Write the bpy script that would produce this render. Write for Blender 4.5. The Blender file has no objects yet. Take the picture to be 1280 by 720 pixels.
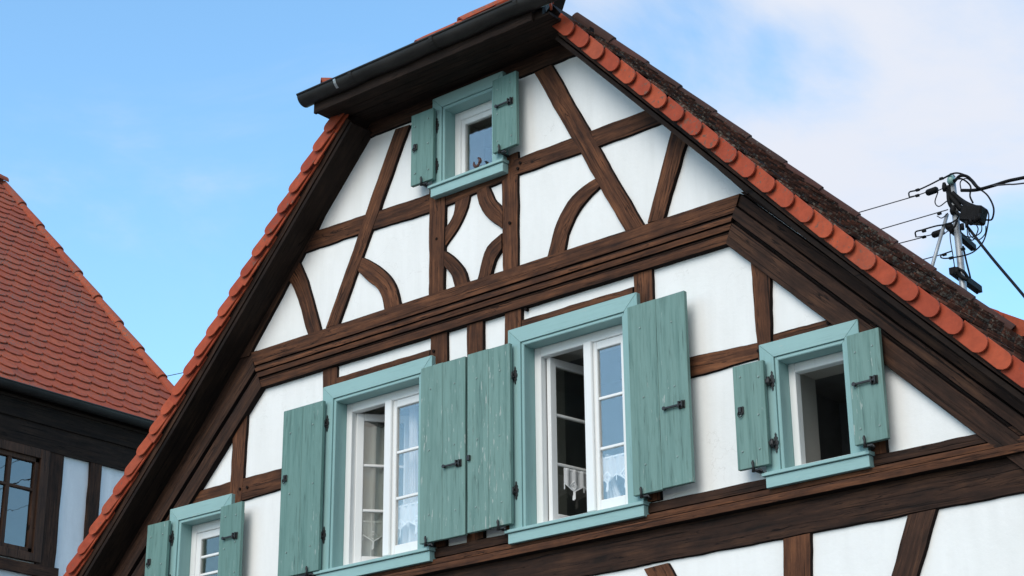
import bpy, bmesh, math, random
from mathutils import Vector, Matrix, noise
random.seed(7)
scn = bpy.context.scene
COL = scn.collection
R = math.radians

# ------------------------------------------------------------------ camera
FPX = 2323.01
MR = Vector((0.76458305, 0.64446923, -0.00849547))
MU = Vector((0.2426867, -0.27565685, 0.93011637))
MF = Vector((-0.59708955, 0.71321295, 0.36716666))
CAM = Vector((0, -9, 1.65))
cd = bpy.data.cameras.new('camera')
cam = bpy.data.objects.new('camera', cd)
COL.objects.link(cam)
cd.sensor_width = 36
cd.lens = FPX / 1280 * 36
cd.clip_start = 0.1
cd.clip_end = 3000
m3 = Matrix((MR, MU, -MF)).transposed()
cam.matrix_world = Matrix.Translation(CAM) @ m3.to_4x4()
scn.camera = cam


def ray(u, v):
    d = MR * ((u - 640) / FPX) + MU * (-(v - 360) / FPX) + MF
    return d


def F(u, v, y=0.0):
    """survey point of the photograph on a wall plane parallel to the gable"""
    d = ray(u, v)
    return CAM + d * ((y - CAM.y) / d.y)


def FX(u, v, x):
    d = ray(u, v)
    return CAM + d * ((x - CAM.x) / d.x)


# ------------------------------------------------------------------ world + sun
SUN_EL, SUN_AZ = R(40), R(174)      # direction the light comes from; azimuth measured from +y clockwise
w = bpy.data.worlds.new('World')
scn.world = w
w.use_nodes = True
nt = w.node_tree
nt.nodes.clear()
N, Lk = nt.nodes.new, nt.links.new
out = N('ShaderNodeOutputWorld')
bg = N('ShaderNodeBackground')
sky = N('ShaderNodeTexSky')
sky.sky_type = 'NISHITA'
sky.sun_disc = False
sky.sun_elevation = SUN_EL
sky.sun_rotation = SUN_AZ
sky.air_density = 1.0
sky.dust_density = 0.6
sky.ozone_density = 2.0
tc = N('ShaderNodeTexCoord')


def wmath(op, a, b=None, c=None):
    n = N('ShaderNodeMath')
    n.operation = op
    for i, q in enumerate((a, b, c)):
        if q is None:
            continue
        if isinstance(q, (int, float)):
            n.inputs[i].default_value = q
        else:
            Lk(q, n.inputs[i])
    return n.outputs[0]


def blob(az_dir, lo, hi):
    """soft mask around a fixed direction of the sky"""
    n = N('ShaderNodeVectorMath')
    n.operation = 'DOT_PRODUCT'
    Lk(tc.outputs['Generated'], n.inputs[0])
    n.inputs[1].default_value = az_dir
    mr = N('ShaderNodeMapRange')
    mr.interpolation_type = 'SMOOTHSTEP'
    Lk(n.outputs['Value'], mr.inputs['Value'])
    mr.inputs['From Min'].default_value = math.cos(R(lo))
    mr.inputs['From Max'].default_value = math.cos(R(hi))
    return mr.outputs['Result']


def dirn(u, v):
    return ray(u, v).normalized()


noi = N('ShaderNodeTexNoise')
mp = N('ShaderNodeMapping')
mp.inputs['Scale'].default_value = (1, 1, 1.8)
mp.inputs['Location'].default_value = (0.3, 0.1, 0.0)
Lk(tc.outputs['Generated'], mp.inputs['Vector'])
Lk(mp.outputs['Vector'], noi.inputs['Vector'])
noi.inputs['Scale'].default_value = 3.2
noi.inputs['Detail'].default_value = 7
noi.inputs['Roughness'].default_value = 0.58
noi.inputs['Distortion'].default_value = 0.4
c1 = blob(dirn(1010, 40), 11.5, 3)
c2 = blob(dirn(1180, 230), 7.0, 2)
c3 = blob(dirn(1010, 240), 9.0, 2)
g1 = blob(dirn(850, 85), 4.0, .5)
g2 = blob(dirn(1010, 90), 2.5, .3)
g3 = blob(dirn(1290, 380), 4.2, 1.2)
cov = wmath('MAXIMUM', wmath('MAXIMUM', c1, c2), c3)
cov = wmath('SUBTRACT', cov, wmath('MULTIPLY', g1, 0.45))
cov = wmath('SUBTRACT', cov, wmath('MULTIPLY', g2, 0.35))
cov = wmath('SUBTRACT', cov, wmath('MULTIPLY', g3, 0.75))
# unseen cloud added behind the camera for bright neutral light on the facade
back = blob(Vector((0.25, -0.9, 0.35)).normalized(), 85, 30)
cov = wmath('MAXIMUM', cov, wmath('MULTIPLY', back, 0.9))
clear = blob(Vector((-.6, -.71, .40)).normalized(), 24, 8)  # gap shaped in that added cloud so the window panes reflect blue
cov = wmath('SUBTRACT', cov, wmath('MULTIPLY', clear, 0.75))
low = blob(dirn(150, 420), 7, 1)
cov = wmath('ADD', cov, wmath('MULTIPLY', low, 0.0))
dens = wmath('ADD', cov, wmath('MULTIPLY', wmath('SUBTRACT', noi.outputs['Fac'], 0.5), 2.6))
mrr = N('ShaderNodeMapRange')
mrr.interpolation_type = 'SMOOTHSTEP'
Lk(dens, mrr.inputs['Value'])
mrr.inputs['From Min'].default_value = 0.2
mrr.inputs['From Max'].default_value = 1.15
tint = N('ShaderNodeMix')
tint.data_type = 'RGBA'
tint.blend_type = 'MULTIPLY'
tint.inputs['Factor'].default_value = 1
Lk(sky.outputs['Color'], tint.inputs['A'])
tint.inputs['B'].default_value = (2.12, 2.66, 2.62, 1)
mix = N('ShaderNodeMix')
mix.data_type = 'RGBA'
Lk(mrr.outputs['Result'], mix.inputs['Factor'])
Lk(tint.outputs['Result'], mix.inputs['A'])
ccol = N('ShaderNodeMix')
ccol.data_type = 'RGBA'
Lk(back, ccol.inputs['Factor'])
ccol.inputs['A'].default_value = (6.75, 7.1, 7.95, 1)
ccol.inputs['B'].default_value = (6.9, 6.7, 6.5, 1)
Lk(ccol.outputs['Result'], mix.inputs['B'])
Lk(mix.outputs['Result'], bg.inputs['Color'])
bg.inputs['Strength'].default_value = 0.11
Lk(bg.outputs['Background'], out.inputs['Surface'])

sd = bpy.data.lights.new('sun', 'SUN')
sd.energy = 1.95
sd.angle = R(40)
sd.color = (1, 0.95, 0.88)
sun = bpy.data.objects.new('sun', sd)
COL.objects.link(sun)
sv = Vector((math.sin(SUN_AZ) * math.cos(SUN_EL), math.cos(SUN_AZ) * math.cos(SUN_EL), math.sin(SUN_EL)))
sun.rotation_euler = sv.to_track_quat('Z', 'Y').to_euler()
sun.location = (0, -20, 30)

vs = scn.view_settings
vs.view_transform = 'Standard'
vs.look = 'None'
vs.exposure = 0.12
vs.gamma = 1
vs.use_curve_mapping = False
scn.cycles.max_bounces = 8


# ------------------------------------------------------------------ materials
def mat(name, build, rough=0.8, spec=0.3):
    m = bpy.data.materials.new(name)
    m.use_nodes = True
    t = m.node_tree
    b = t.nodes['Principled BSDF']
    b.inputs['Roughness'].default_value = rough
    b.inputs['Specular IOR Level'].default_value = spec
    build(t, b)
    return m


def nn(t, k, **kw):
    n = t.nodes.new(k)
    for a, v in kw.items():
        setattr(n, a, v)
    return n


def coords(t, scale, kind='Object', loc=(0, 0, 0)):
    c = nn(t, 'ShaderNodeTexCoord')
    mpp = nn(t, 'ShaderNodeMapping')
    mpp.inputs['Scale'].default_value = scale
    mpp.inputs['Location'].default_value = loc
    t.links.new(c.outputs[kind], mpp.inputs['Vector'])
    return mpp.outputs['Vector']


def noisen(t, vec, scale=1, detail=6, rough=.55, dist=0):
    n = nn(t, 'ShaderNodeTexNoise')
    t.links.new(vec, n.inputs['Vector'])
    n.inputs['Scale'].default_value = scale
    n.inputs['Detail'].default_value = detail
    n.inputs['Roughness'].default_value = rough
    n.inputs['Distortion'].default_value = dist
    return n.outputs['Fac']


def ramp(t, fac, stops):
    r = nn(t, 'ShaderNodeValToRGB')
    t.links.new(fac, r.inputs['Fac'])
    e = r.color_ramp.elements
    while len(e) < len(stops):
        e.new(0.5)
    for i, (p, c) in enumerate(stops):
        e[i].position = p
        e[i].color = (*c, 1) if len(c) == 3 else c
    return r.outputs['Color']


def mixc(t, fac, a, b, blend='MIX'):
    n = nn(t, 'ShaderNodeMix', data_type='RGBA', blend_type=blend)
    for k, v in (('Factor', fac), ('A', a), ('B', b)):
        if isinstance(v, (int, float)):
            n.inputs[k].default_value = v
        elif isinstance(v, tuple):
            n.inputs[k].default_value = (*v, 1)
        else:
            t.links.new(v, n.inputs[k])
    return n.outputs['Result']


def bump(t, b, h, strength=.4, dist=.01):
    n = nn(t, 'ShaderNodeBump')
    n.inputs['Strength'].default_value = strength
    n.inputs['Distance'].default_value = dist
    t.links.new(h, n.inputs['Height'])
    t.links.new(n.outputs['Normal'], b.inputs['Normal'])


def m_plaster(c=(.85, .845, .83), c2=(.79, .785, .765)):
    def f(t, b):
        v = coords(t, (1, 1, 1))
        a = noisen(t, v, 1.6, 5, .6)
        s = noisen(t, coords(t, (5, 5, .7)), 1.0, 4, .6)
        mm = mixc(t, .5, a, s)
        pc = ramp(t, mm, [(.38, c2), (.56, c)])
        vor = nn(t, 'ShaderNodeTexVoronoi', feature='DISTANCE_TO_EDGE')
        wv = nn(t, 'ShaderNodeVectorMath', operation='ADD')
        nz = nn(t, 'ShaderNodeTexNoise')
        t.links.new(v, nz.inputs['Vector'])
        nz.inputs['Scale'].default_value = 3.5
        nz.inputs['Detail'].default_value = 6
        t.links.new(v, wv.inputs[0])
        t.links.new(nz.outputs['Color'], wv.inputs[1])
        t.links.new(wv.outputs[0], vor.inputs['Vector'])
        vor.inputs['Scale'].default_value = 1.1
        stn = noisen(t, coords(t, (9, 9, 1.1), loc=(4, 0, 7)), 1, 6, .65)
        pc = mixc(t, ramp(t, mixc(t, .5, stn, a), [(.50, (0, 0, 0)), (.66, (.55, .55, .55))]), pc, tuple(q * .92 for q in c2))
        ln_ = ramp(t, vor.outputs['Distance'], [(0.0, (.86, .85, .84)), (.003, (1, 1, 1))])
        km = ramp(t, noisen(t, v, 1.1, 3, .5), [(.50, (0, 0, 0)), (.60, (1, 1, 1))])
        pc = mixc(t, km, pc, mixc(t, 1.0, pc, ln_, 'MULTIPLY'))
        t.links.new(pc, b.inputs['Base Color'])
        h = noisen(t, v, 22, 6, .65)
        bump(t, b, h, .22, .010)
    return f


def m_timber(dark, mid, pale_grain, grey=.0):
    def f(t, b):
        uv = coords(t, (1, 1, 1), 'UV')
        oi = nn(t, 'ShaderNodeObjectInfo')
        off = nn(t, 'ShaderNodeVectorMath', operation='ADD')
        sc = nn(t, 'ShaderNodeVectorMath', operation='SCALE')
        cmb = nn(t, 'ShaderNodeCombineXYZ')
        t.links.new(oi.outputs['Random'], cmb.inputs[0])
        t.links.new(oi.outputs['Random'], cmb.inputs[1])
        t.links.new(cmb.outputs[0], sc.inputs[0])
        sc.inputs['Scale'].default_value = 37.0
        t.links.new(uv, off.inputs[0])
        t.links.new(sc.outputs[0], off.inputs[1])
        g = nn(t, 'ShaderNodeMapping')
        g.inputs['Scale'].default_value = (2.2, 34, 1)
        t.links.new(off.outputs[0], g.inputs['Vector'])
        grain = noisen(t, g.outputs[0], 1, 8, .68, .35)
        g2 = nn(t, 'ShaderNodeMapping')
        g2.inputs['Scale'].default_value = (3.0, 5.0, 1)
        t.links.new(off.outputs[0], g2.inputs['Vector'])
        blot = noisen(t, g2.outputs[0], 1.2, 5, .6)
        g3 = nn(t, 'ShaderNodeMapping')
        g3.inputs['Scale'].default_value = (1.3, 75, 1)
        t.links.new(off.outputs[0], g3.inputs['Vector'])
        crack = noisen(t, g3.outputs[0], 1, 3, .5, .6)
        s = mixc(t, .45, grain, blot)
        col = ramp(t, s, [(.36, dark), (.50, mid), (.64, pale_grain)])  # wood tones follow the grain and blotches
        ck = ramp(t, crack, [(.31, (0.12, .12, .12)), (.40, (1, 1, 1))])
        col = mixc(t, .85, col, ck, 'MULTIPLY')
        g4 = nn(t, 'ShaderNodeMapping')
        g4.inputs['Scale'].default_value = (.9, 17, 1)
        t.links.new(off.outputs[0], g4.inputs['Vector'])
        split = noisen(t, g4.outputs[0], 1, 5, .55, 1.2)
        sp = ramp(t, split, [(.485, (1, 1, 1)), (.498, (.12, .10, .09)), (.506, (.12, .10, .09)), (.519, (1, 1, 1))])
        msk = ramp(t, blot, [(.47, (0, 0, 0)), (.56, (1, 1, 1))])
        col = mixc(t, msk, col, mixc(t, 1.0, col, sp, 'MULTIPLY'))
        # per-piece tone
        hv = nn(t, 'ShaderNodeHueSaturation')
        mr = nn(t, 'ShaderNodeMapRange')
        t.links.new(oi.outputs['Random'], mr.inputs['Value'])
        mr.inputs['To Min'].default_value = .75
        mr.inputs['To Max'].default_value = 1.2
        t.links.new(mr.outputs[0], hv.inputs['Value'])
        t.links.new(col, hv.inputs['Color'])
        t.links.new(hv.outputs['Color'], b.inputs['Base Color'])
        hh = mixc(t, .5, grain, ck)
        bump(t, b, hh, .7, .008)
    return f


def m_paint(base, dark, chip, chip_amt, axis='z', streak=1.0):
    """painted wood, weathering runs along the boards"""
    def f(t, b):
        sc = (26, 26, 1.4) if axis == 'z' else (1.4, 26, 26)
        v = coords(t, sc)
        g = noisen(t, v, 1, 7, .65, .3)
        big = noisen(t, coords(t, (3, 3, 2)), 1, 4, .6)
        base_c = ramp(t, g, [(.34, dark), (.52, base), (.75, tuple(min(1, q * 1.12) for q in base))])
        base_c = mixc(t, 1 - streak, base_c, base)
        base_c = mixc(t, mixc(t, .5, big, big), base_c, tuple(q * .84 for q in base))
        v3 = coords(t, (70, 70, 9) if axis == 'z' else (9, 70, 70), loc=(3, 1, 2))
        ch = noisen(t, v3, 1, 5, .6)
        bm_ = noisen(t, coords(t, (3.5, 3.5, 2.0), loc=(5, 2, 9)), 1, 3, .6)
        s = nn(t, 'ShaderNodeMath', operation='ADD')
        t.links.new(ch, s.inputs[0])
        s2 = nn(t, 'ShaderNodeMath', operation='MULTIPLY')
        t.links.new(bm_, s2.inputs[0])
        s2.inputs[1].default_value = .55
        t.links.new(s2.outputs[0], s.inputs[1])
        k = ramp(t, s.outputs[0], [(chip_amt, (0, 0, 0)), (chip_amt + .03, (1, 1, 1))])
        col = mixc(t, k, base_c, chip)
        v4 = coords(t, (60, 60, 5) if axis == 'z' else (5, 60, 60), loc=(13, 7, 2))
        dk = noisen(t, v4, 1, 4, .6, .4)
        kd = ramp(t, dk, [(.28, (.40, .41, .40)), (.36, (.80, .81, .80)), (.48, (1, 1, 1))])
        col = mixc(t, .8 * streak, col, kd, 'MULTIPLY')
        t.links.new(col, b.inputs['Base Color'])
        bump(t, b, g, .25, .004)
    return f


def m_flat(c, var=.15, scale=6, bs=.2, metal=0):
    def f(t, b):
        v = coords(t, (1, 1, 1))
        a = noisen(t, v, scale, 5, .6)
        t.links.new(ramp(t, a, [(.3, tuple(q * (1 - var) for q in c)), (.7, tuple(min(1, q * (1 + var)) for q in c))]), b.inputs['Base Color'])
        b.inputs['Metallic'].default_value = metal
        bump(t, b, noisen(t, v, scale * 9, 5, .6), bs, .003)
    return f


def m_tile(stops, spots, spot_amt, bs=.35):
    def f(t, b):
        g = nn(t, 'ShaderNodeNewGeometry')
        col = ramp(t, g.outputs['Random Per Island'], stops)
        v = coords(t, (1, 1, 1))
        n1 = noisen(t, v, 14, 6, .65)
        col = mixc(t, .45, col, ramp(t, n1, [(.3, (.45, .45, .45)), (.65, (1.15, 1.15, 1.15))]), 'MULTIPLY')
        n2 = noisen(t, v, 42, 4, .6)
        big = noisen(t, v, .9, 4, .6)
        s = nn(t, 'ShaderNodeMath', operation='MULTIPLY_ADD')
        t.links.new(big, s.inputs[0])
        s.inputs[1].default_value = .5
        t.links.new(n2, s.inputs[2])
        k = ramp(t, s.outputs[0], [(spot_amt, (0, 0, 0)), (spot_amt + .06, (1, 1, 1))])
        col = mixc(t, k, col, spots)
        t.links.new(col, b.inputs['Base Color'])
        bump(t, b, n1, bs, .006)
    return f


def m_glass(refl=.35, tint=(1, 1, 1), rr=0.0):
    def f(t, b):
        t.nodes.remove(b)
        o = [n for n in t.nodes if n.type == 'OUTPUT_MATERIAL'][0]
        tr = nn(t, 'ShaderNodeBsdfTransparent')
        tr.inputs['Color'].default_value = (*tint, 1)
        gl = nn(t, 'ShaderNodeBsdfGlossy')
        gl.inputs['Roughness'].default_value = rr
        gl.inputs['Color'].default_value = (.97, .92, .86, 1)
        mx = nn(t, 'ShaderNodeMixShader')
        lw = nn(t, 'ShaderNodeLayerWeight')
        pw = nn(t, 'ShaderNodeMath', operation='POWER')
        t.links.new(lw.outputs['Facing'], pw.inputs[0])
        pw.inputs[1].default_value = 5
        ma = nn(t, 'ShaderNodeMath', operation='ADD', use_clamp=True)
        t.links.new(pw.outputs[0], ma.inputs[0])
        ma.inputs[1].default_value = refl + .04
        v = coords(t, (1, 1, 1))
        bp = nn(t, 'ShaderNodeBump')
        bp.inputs['Strength'].default_value = .12
        bp.inputs['Distance'].default_value = .01
        t.links.new(noisen(t, v, 5, 2, .5), bp.inputs['Height'])
        t.links.new(bp.outputs[0], gl.inputs['Normal'])
        t.links.new(ma.outputs[0], mx.inputs['Fac'])
        t.links.new(tr.outputs[0], mx.inputs[1])
        t.links.new(gl.outputs[0], mx.inputs[2])
        t.links.new(mx.outputs[0], o.inputs['Surface'])
    return f


def m_lace(alpha):
    def f(t, b):
        v = coords(t, (1, 1, 1))
        wv = nn(t, 'ShaderNodeTexWave')
        wv.inputs['Scale'].default_value = 60
        t.links.new(v, wv.inputs['Vector'])
        b.inputs['Base Color'].default_value = (.86, .86, .86, 1)
        b.inputs['Alpha'].default_value = alpha
    return f


M = {}
M['plaster'] = mat('plaster', m_plaster(), .95, .1)
M['plaster_grey'] = mat('plaster_grey', m_plaster((.76, .77, .79), (.66, .67, .69)), .95, .1)
M['timber'] = mat('timber', m_timber((.022, .010, .007), (.088, .035, .017), (.185, .073, .033)), .78, .2)
M['timber_dark'] = mat('timber_dark', m_timber((.012, .007, .005), (.040, .019, .012), (.085, .040, .022)), .8, .2)
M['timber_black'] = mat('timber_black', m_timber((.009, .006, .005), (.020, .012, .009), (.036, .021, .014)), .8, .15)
M['seam'] = mat('seam', m_flat((.012, .008, .007), .3, 20), .9, .1)
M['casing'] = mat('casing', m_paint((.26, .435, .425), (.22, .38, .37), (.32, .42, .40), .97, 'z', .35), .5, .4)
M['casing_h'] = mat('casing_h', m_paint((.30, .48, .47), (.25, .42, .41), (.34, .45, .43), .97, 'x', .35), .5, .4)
M['shutter'] = mat('shutter', m_paint((.150, .270, .243), (.08, .175, .155), (.30, .38, .35), .975, 'z', 1.0), .6, .3)
M['shutter_worn'] = mat('shutter_worn', m_paint((.172, .290, .262), (.085, .175, .155), (.34, .40, .37), .935, 'z', 1.0), .65, .3)
M['white'] = mat('white', m_paint((.88, .88, .87), (.80, .79, .77), (.5, .46, .4), 1.0, 'z', .12), .45, .4)
M['iron'] = mat('iron', m_flat((.012, .012, .013), .4, 30, .5), .45, .5)
M['stud'] = mat('stud', m_flat((.22, .30, .28), .2, 40, .3), .5, .4)
M['gutter'] = mat('gutter', m_flat((.022, .019, .017), .35, 5, .15), .5, .25)
M['zinc'] = mat('zinc', m_flat((.42, .43, .44), .3, 15, .2, .6), .4, .5)
M['verge'] = mat('verge', m_tile([(0, (.31, .050, .022)), (.35, (.36, .062, .026)), (.8, (.40, .074, .030)), (1, (.32, .068, .033))], (.17, .075, .05), .85), .75, .25)
M['oldtile'] = mat('oldtile', m_tile([(0, (.055, .030, .024)), (.5, (.085, .040, .030)), (1, (.13, .052, .036))], (.145, .125, .105), .80, .6), .9, .15)
M['captile'] = mat('captile', m_tile([(0, (.050, .028, .023)), (.5, (.066, .033, .027)), (1, (.088, .038, .031))], (.11, .10, .085), .90), .85, .2)
M['redtile'] = mat('redtile', m_tile([(0, (.31, .064, .032)), (.4, (.35, .075, .036)), (.85, (.375, .086, .040)), (1, (.28, .068, .040))], (.16, .10, .08), .82), .8, .25)
M['glass'] = mat('glass', m_glass(.11))
M['glass_low'] = mat('glass_low', m_glass(.07, (.8, .82, .8)))
M['glass_blue'] = mat('glass_blue', m_glass(.16, (.35, .38, .42)))
M['lace'] = mat('lace', m_lace(.72), .9, .1)
M['lace_solid'] = mat('lace_solid', m_lace(1.0), .9, .1)
M['room'] = mat('room', m_flat((.26, .245, .23), .2, 3), .95, .1)
M['reveal'] = mat('reveal', m_flat((.50, .48, .44), .08, 3), .95, .1)
M['brownpaint'] = mat('brownpaint', m_timber((.030, .014, .009), (.060, .028, .016), (.10, .045, .025)), .7, .25)
M['asphalt'] = mat('asphalt', m_flat((.05, .05, .052), .3, 4, .5), .95, .2)
M['paving'] = mat('paving', m_flat((.20, .19, .18), .25, 3, .5), .95, .2)
M['steel'] = mat('steel', m_flat((.34, .36, .38), .15, 8, .2, .35), .45, .5)
M['rubber'] = mat('rubber', m_flat((.010, .010, .011), .3, 20, .2), .65, .12)
M['wire'] = mat('wire', m_flat((.05, .05, .055), .2, 20, .1), .6, .3)
M['ornament'] = mat('ornament', m_flat((.07, .018, .012), .3, 20, .2), .4, .5)
M['porcelain'] = mat('porcelain', m_flat((.24, .40, .36), .2, 20, .1), .3, .5)


# ------------------------------------------------------------------ object helpers
def top_of(o):
    while o.parent:
        o = o.parent
    return o


def obj(name, bm, m, parent=None, smooth=False):
    me = bpy.data.meshes.new(name)
    bmesh.ops.recalc_face_normals(bm, faces=bm.faces)
    if parent is not None:
        bm.transform(Matrix.Translation(-top_of(parent).location))
    bm.to_mesh(me)
    bm.free()
    if smooth:
        for p in me.polygons:
            p.use_smooth = True
    for mm in (m if isinstance(m, (list, tuple)) else [m]):
        me.materials.append(mm)
    o = bpy.data.objects.new(name, me)
    COL.objects.link(o)
    if parent is not None:
        o.parent = parent
    return o


def obj_at(name, bm, m, loc):
    """a top-level thing made of one mesh, its origin at loc (mesh coordinates are world coordinates)"""
    bm.transform(Matrix.Translation(-Vector(loc)))
    o = obj(name, bm, m)
    o.location = loc
    return o


def tag(o, label, cat, group=None):
    o['label'] = label
    o['category'] = cat
    if group:
        o['group'] = group
    return o


def thing(name, label, cat, loc, group=None):
    o = bpy.data.objects.new(name, None)
    o.empty_display_size = .3
    COL.objects.link(o)
    o.location = loc
    return tag(o, label, cat, group)


def structure(name, bm, m):
    o = obj(name, bm, m)
    o['kind'] = 'structure'
    return o


def add_hexa(bm, p, mi=0):
    """8 points: bottom ring 0-3, top ring 4-7"""
    v = [bm.verts.new(q) for q in p]
    for a in ((0, 1, 2, 3), (7, 6, 5, 4), (0, 4, 5, 1), (1, 5, 6, 2), (2, 6, 7, 3), (3, 7, 4, 0)):
        f = bm.faces.new([v[i] for i in a])
        f.material_index = mi
    return v


def bx(bm, x0, x1, y0, y1, z0, z1, bev=0.0, mi=0, rot=None, piv=None):
    b = bmesh.new()
    add_hexa(b, [(x0, y0, z0), (x1, y0, z0), (x1, y1, z0), (x0, y1, z0), (x0, y0, z1), (x1, y0, z1), (x1, y1, z1), (x0, y1, z1)], mi)
    if bev > 0:
        bmesh.ops.bevel(b, geom=list(b.edges), offset=bev, segments=1, affect='EDGES', clamp_overlap=True)
    if rot is not None:
        bmesh.ops.rotate(b, verts=b.verts, cent=piv, matrix=rot)
    merge(bm, b)


def merge(bm, b):
    me = bpy.data.meshes.new('tmp')
    b.to_mesh(me)
    b.free()
    bm.from_mesh(me)
    bpy.data.meshes.remove(me)


def frame_axes(d):
    d = d.normalized()
    a = Vector((0, 0, 1)) if abs(d.z) < .9 else Vector((1, 0, 0))
    x = d.cross(a).normalized()
    return x, d.cross(x).normalized()


def tube(bm, pts, r, seg=8, mi=0, cap=True):
    pts = [Vector(p) for p in pts]
    rs = r if isinstance(r, (list, tuple)) else [r] * len(pts)
    rings = []
    x = None
    for i, p in enumerate(pts):
        d = (pts[min(i + 1, len(pts) - 1)] - pts[max(i - 1, 0)])
        if d.length < 1e-9:
            d = Vector((0, 0, 1))
        if x is None:
            x, y = frame_axes(d)
        else:
            dn = d.normalized()
            x = (x - dn * x.dot(dn)).normalized()
            y = dn.cross(x)
        rings.append([bm.verts.new(p + (x * math.cos(2 * math.pi * k / seg) + y * math.sin(2 * math.pi * k / seg)) * rs[i]) for k in range(seg)])
    for a, b in zip(rings, rings[1:]):
        for k in range(seg):
            f = bm.faces.new((a[k], a[(k + 1) % seg], b[(k + 1) % seg], b[k]))
            f.material_index = mi
            f.smooth = True
    if cap:
        for rg in (rings[0][::-1], rings[-1]):
            f = bm.faces.new(rg)
            f.material_index = mi


def plate(bm, poly, y0, y1, mi=0):
    """extrude an (x,z) outline between two y planes"""
    a = [bm.verts.new((x, y0, z)) for x, z in poly]
    b = [bm.verts.new((x, y1, z)) for x, z in poly]
    n = len(poly)
    for f in ([bm.faces.new(a), bm.faces.new(b[::-1])] + [bm.faces.new((a[i], b[i], b[(i + 1) % n], a[(i + 1) % n])) for i in range(n)]):
        f.material_index = mi


def bez(p0, p1, p2, p3, n=10):
    out_ = []
    for i in range(n + 1):
        t = i / n
        out_.append(Vector(p0) * (1 - t) ** 3 + Vector(p1) * 3 * t * (1 - t) ** 2 + Vector(p2) * 3 * t * t * (1 - t) + Vector(p3) * t ** 3)
    return out_


# ------------------------------------------------------------------ ground
g = bmesh.new()
S_ = 1500
g.faces.new([g.verts.new(p) for p in ((-S_, -S_, 0), (S_, -S_, 0), (S_, S_, 0), (-S_, S_, 0))])
structure('ground', g, M['paving'])
g = bmesh.new()
g.faces.new([g.verts.new(p) for p in ((-60, -11.5, .004), (60, -11.5, .004), (60, -5.5, .004), (-60, -5.5, .004))])
structure('road', g, M['asphalt'])
g = bmesh.new()
bx(g, -60, 60, -5.5, -5.32, -.02, .12, .01)
structure('kerb', g, M['paving'])

# ------------------------------------------------------------------ the half-timbered house
XC = -7.91
ZB = 4.0
WT = [(-1.3, 10.63), (0, 9.22), (1.12, 8.0), (2.04, 7.0), (2.96, 6.0), (3.92, 5.0), (5.5, 3.4)]   # roof line: distance from the axis, height


def roof_z(wd):
    wd = abs(wd)
    for (a, za), (b, zb) in zip(WT[1:], WT[2:]):
        if wd <= b:
            return za + (zb - za) * (wd - a) / (b - a)
    a, za = WT[-2]
    b, zb = WT[-1]
    return za + (zb - za) * (wd - a) / (b - a)


house = thing('half_timbered_house', 'tall white gabled house with brown timber framing, turquoise shutters and red verge tiles', 'house', (XC, 0, 0))

# windows: casing rectangle x0,x1,z0(sill top),z1
WIN = {
    'W0': dict(r=(-10.925, -10.225, 4.55, 5.325)),
    'W1': dict(r=(-9.285, -8.215, 4.585, 5.945)),
    'W2': dict(r=(-7.527, -6.455, 4.585, 5.957)),
    'W3': dict(r=(-5.573, -4.900, 4.595, 5.388)),
    'W4': dict(r=(-8.228, -7.555, 7.228, 7.930)),
}
CW = {'W0': .125, 'W1': .128, 'W2': .128, 'W3': .118, 'W4': .112}
holes = []
for k, d in WIN.items():
    x0, x1, z0, z1 = d['r']
    c = CW[k]
    holes.append((x0 + c, x1 - c, z0, z1 - c))


def wall_sheet(bm, y, xs, zs, holes, flip=False):
    xs = sorted(set(round(q, 4) for q in xs))
    zs = sorted(set(round(q, 4) for q in zs))
    vs_ = {}

    def V(i, j):
        if (i, j) not in vs_:
            vs_[(i, j)] = bm.verts.new((xs[i], y, zs[j]))
        return vs_[(i, j)]
    for i in range(len(xs) - 1):
        for j in range(len(zs) - 1):
            cx, cz = (xs[i] + xs[i + 1]) / 2, (zs[j] + zs[j + 1]) / 2
            if any(a < cx < b and c < cz < d for a, b, c, d in holes):
                continue
            bm.faces.new((V(i, j), V(i + 1, j), V(i + 1, j + 1), V(i, j + 1)))


wb = bmesh.new()
xs = [XC - 5.2 + .4 * i for i in range(27)] + [q for h in holes for q in h[:2]]
zs = [0, 1, 2, 3, 4, 5, 6, 7, 8, 9] + [q for h in holes for q in h[2:]]
wall_sheet(wb, 0, xs, zs, holes)
for (a, za), (b, zb) in zip(WT[1:], WT[2:]):
    pass
for sgn in (-1, 1):
    for (a, za), (b, zb) in zip(WT[1:-1], WT[2:]):
        nrm = Vector((sgn * (za - zb), 0, (b - a))).normalized()
        co = Vector((XC + sgn * a, 0, za)) - nrm * .06
        # concave roof: only cut faces inside the strip's height range
        geom = [f for f in wb.faces]
        if za > 8.5:
            continue
        bmesh.ops.bisect_plane(wb, geom=list(wb.verts) + list(wb.edges) + geom, plane_co=co, plane_no=nrm, clear_outer=False)
bad = []
for f in wb.faces:
    c = f.calc_center_median()
    if c.z > min(roof_z(c.x - XC) - .07, 8.05):
        bad.append(f)
bmesh.ops.delete(wb, geom=bad, context='FACES')
# give the wall a thickness
ret = bmesh.ops.extrude_face_region(wb, geom=list(wb.faces))
bmesh.ops.translate(wb, verts=[v for v in ret['geom'] if isinstance(v, bmesh.types.BMVert)], vec=(0, .12, 0))
obj('wall', wb, M['plaster'], house)

# side and rear walls of the body
wb = bmesh.new()
bx(wb, XC - 4.75, XC - 4.6, .13, 1.58, 0, roof_z(4.75) - .1)
bx(wb, XC + 4.6, XC + 4.75, .13, 1.58, 0, roof_z(4.75) - .1)
bx(wb, XC - 4.59, XC + 4.59, 1.45, 1.58, 0, 4.2)
obj('side_wall', wb, M['plaster'], house)

# ---- timbers
_k = [0]


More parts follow.
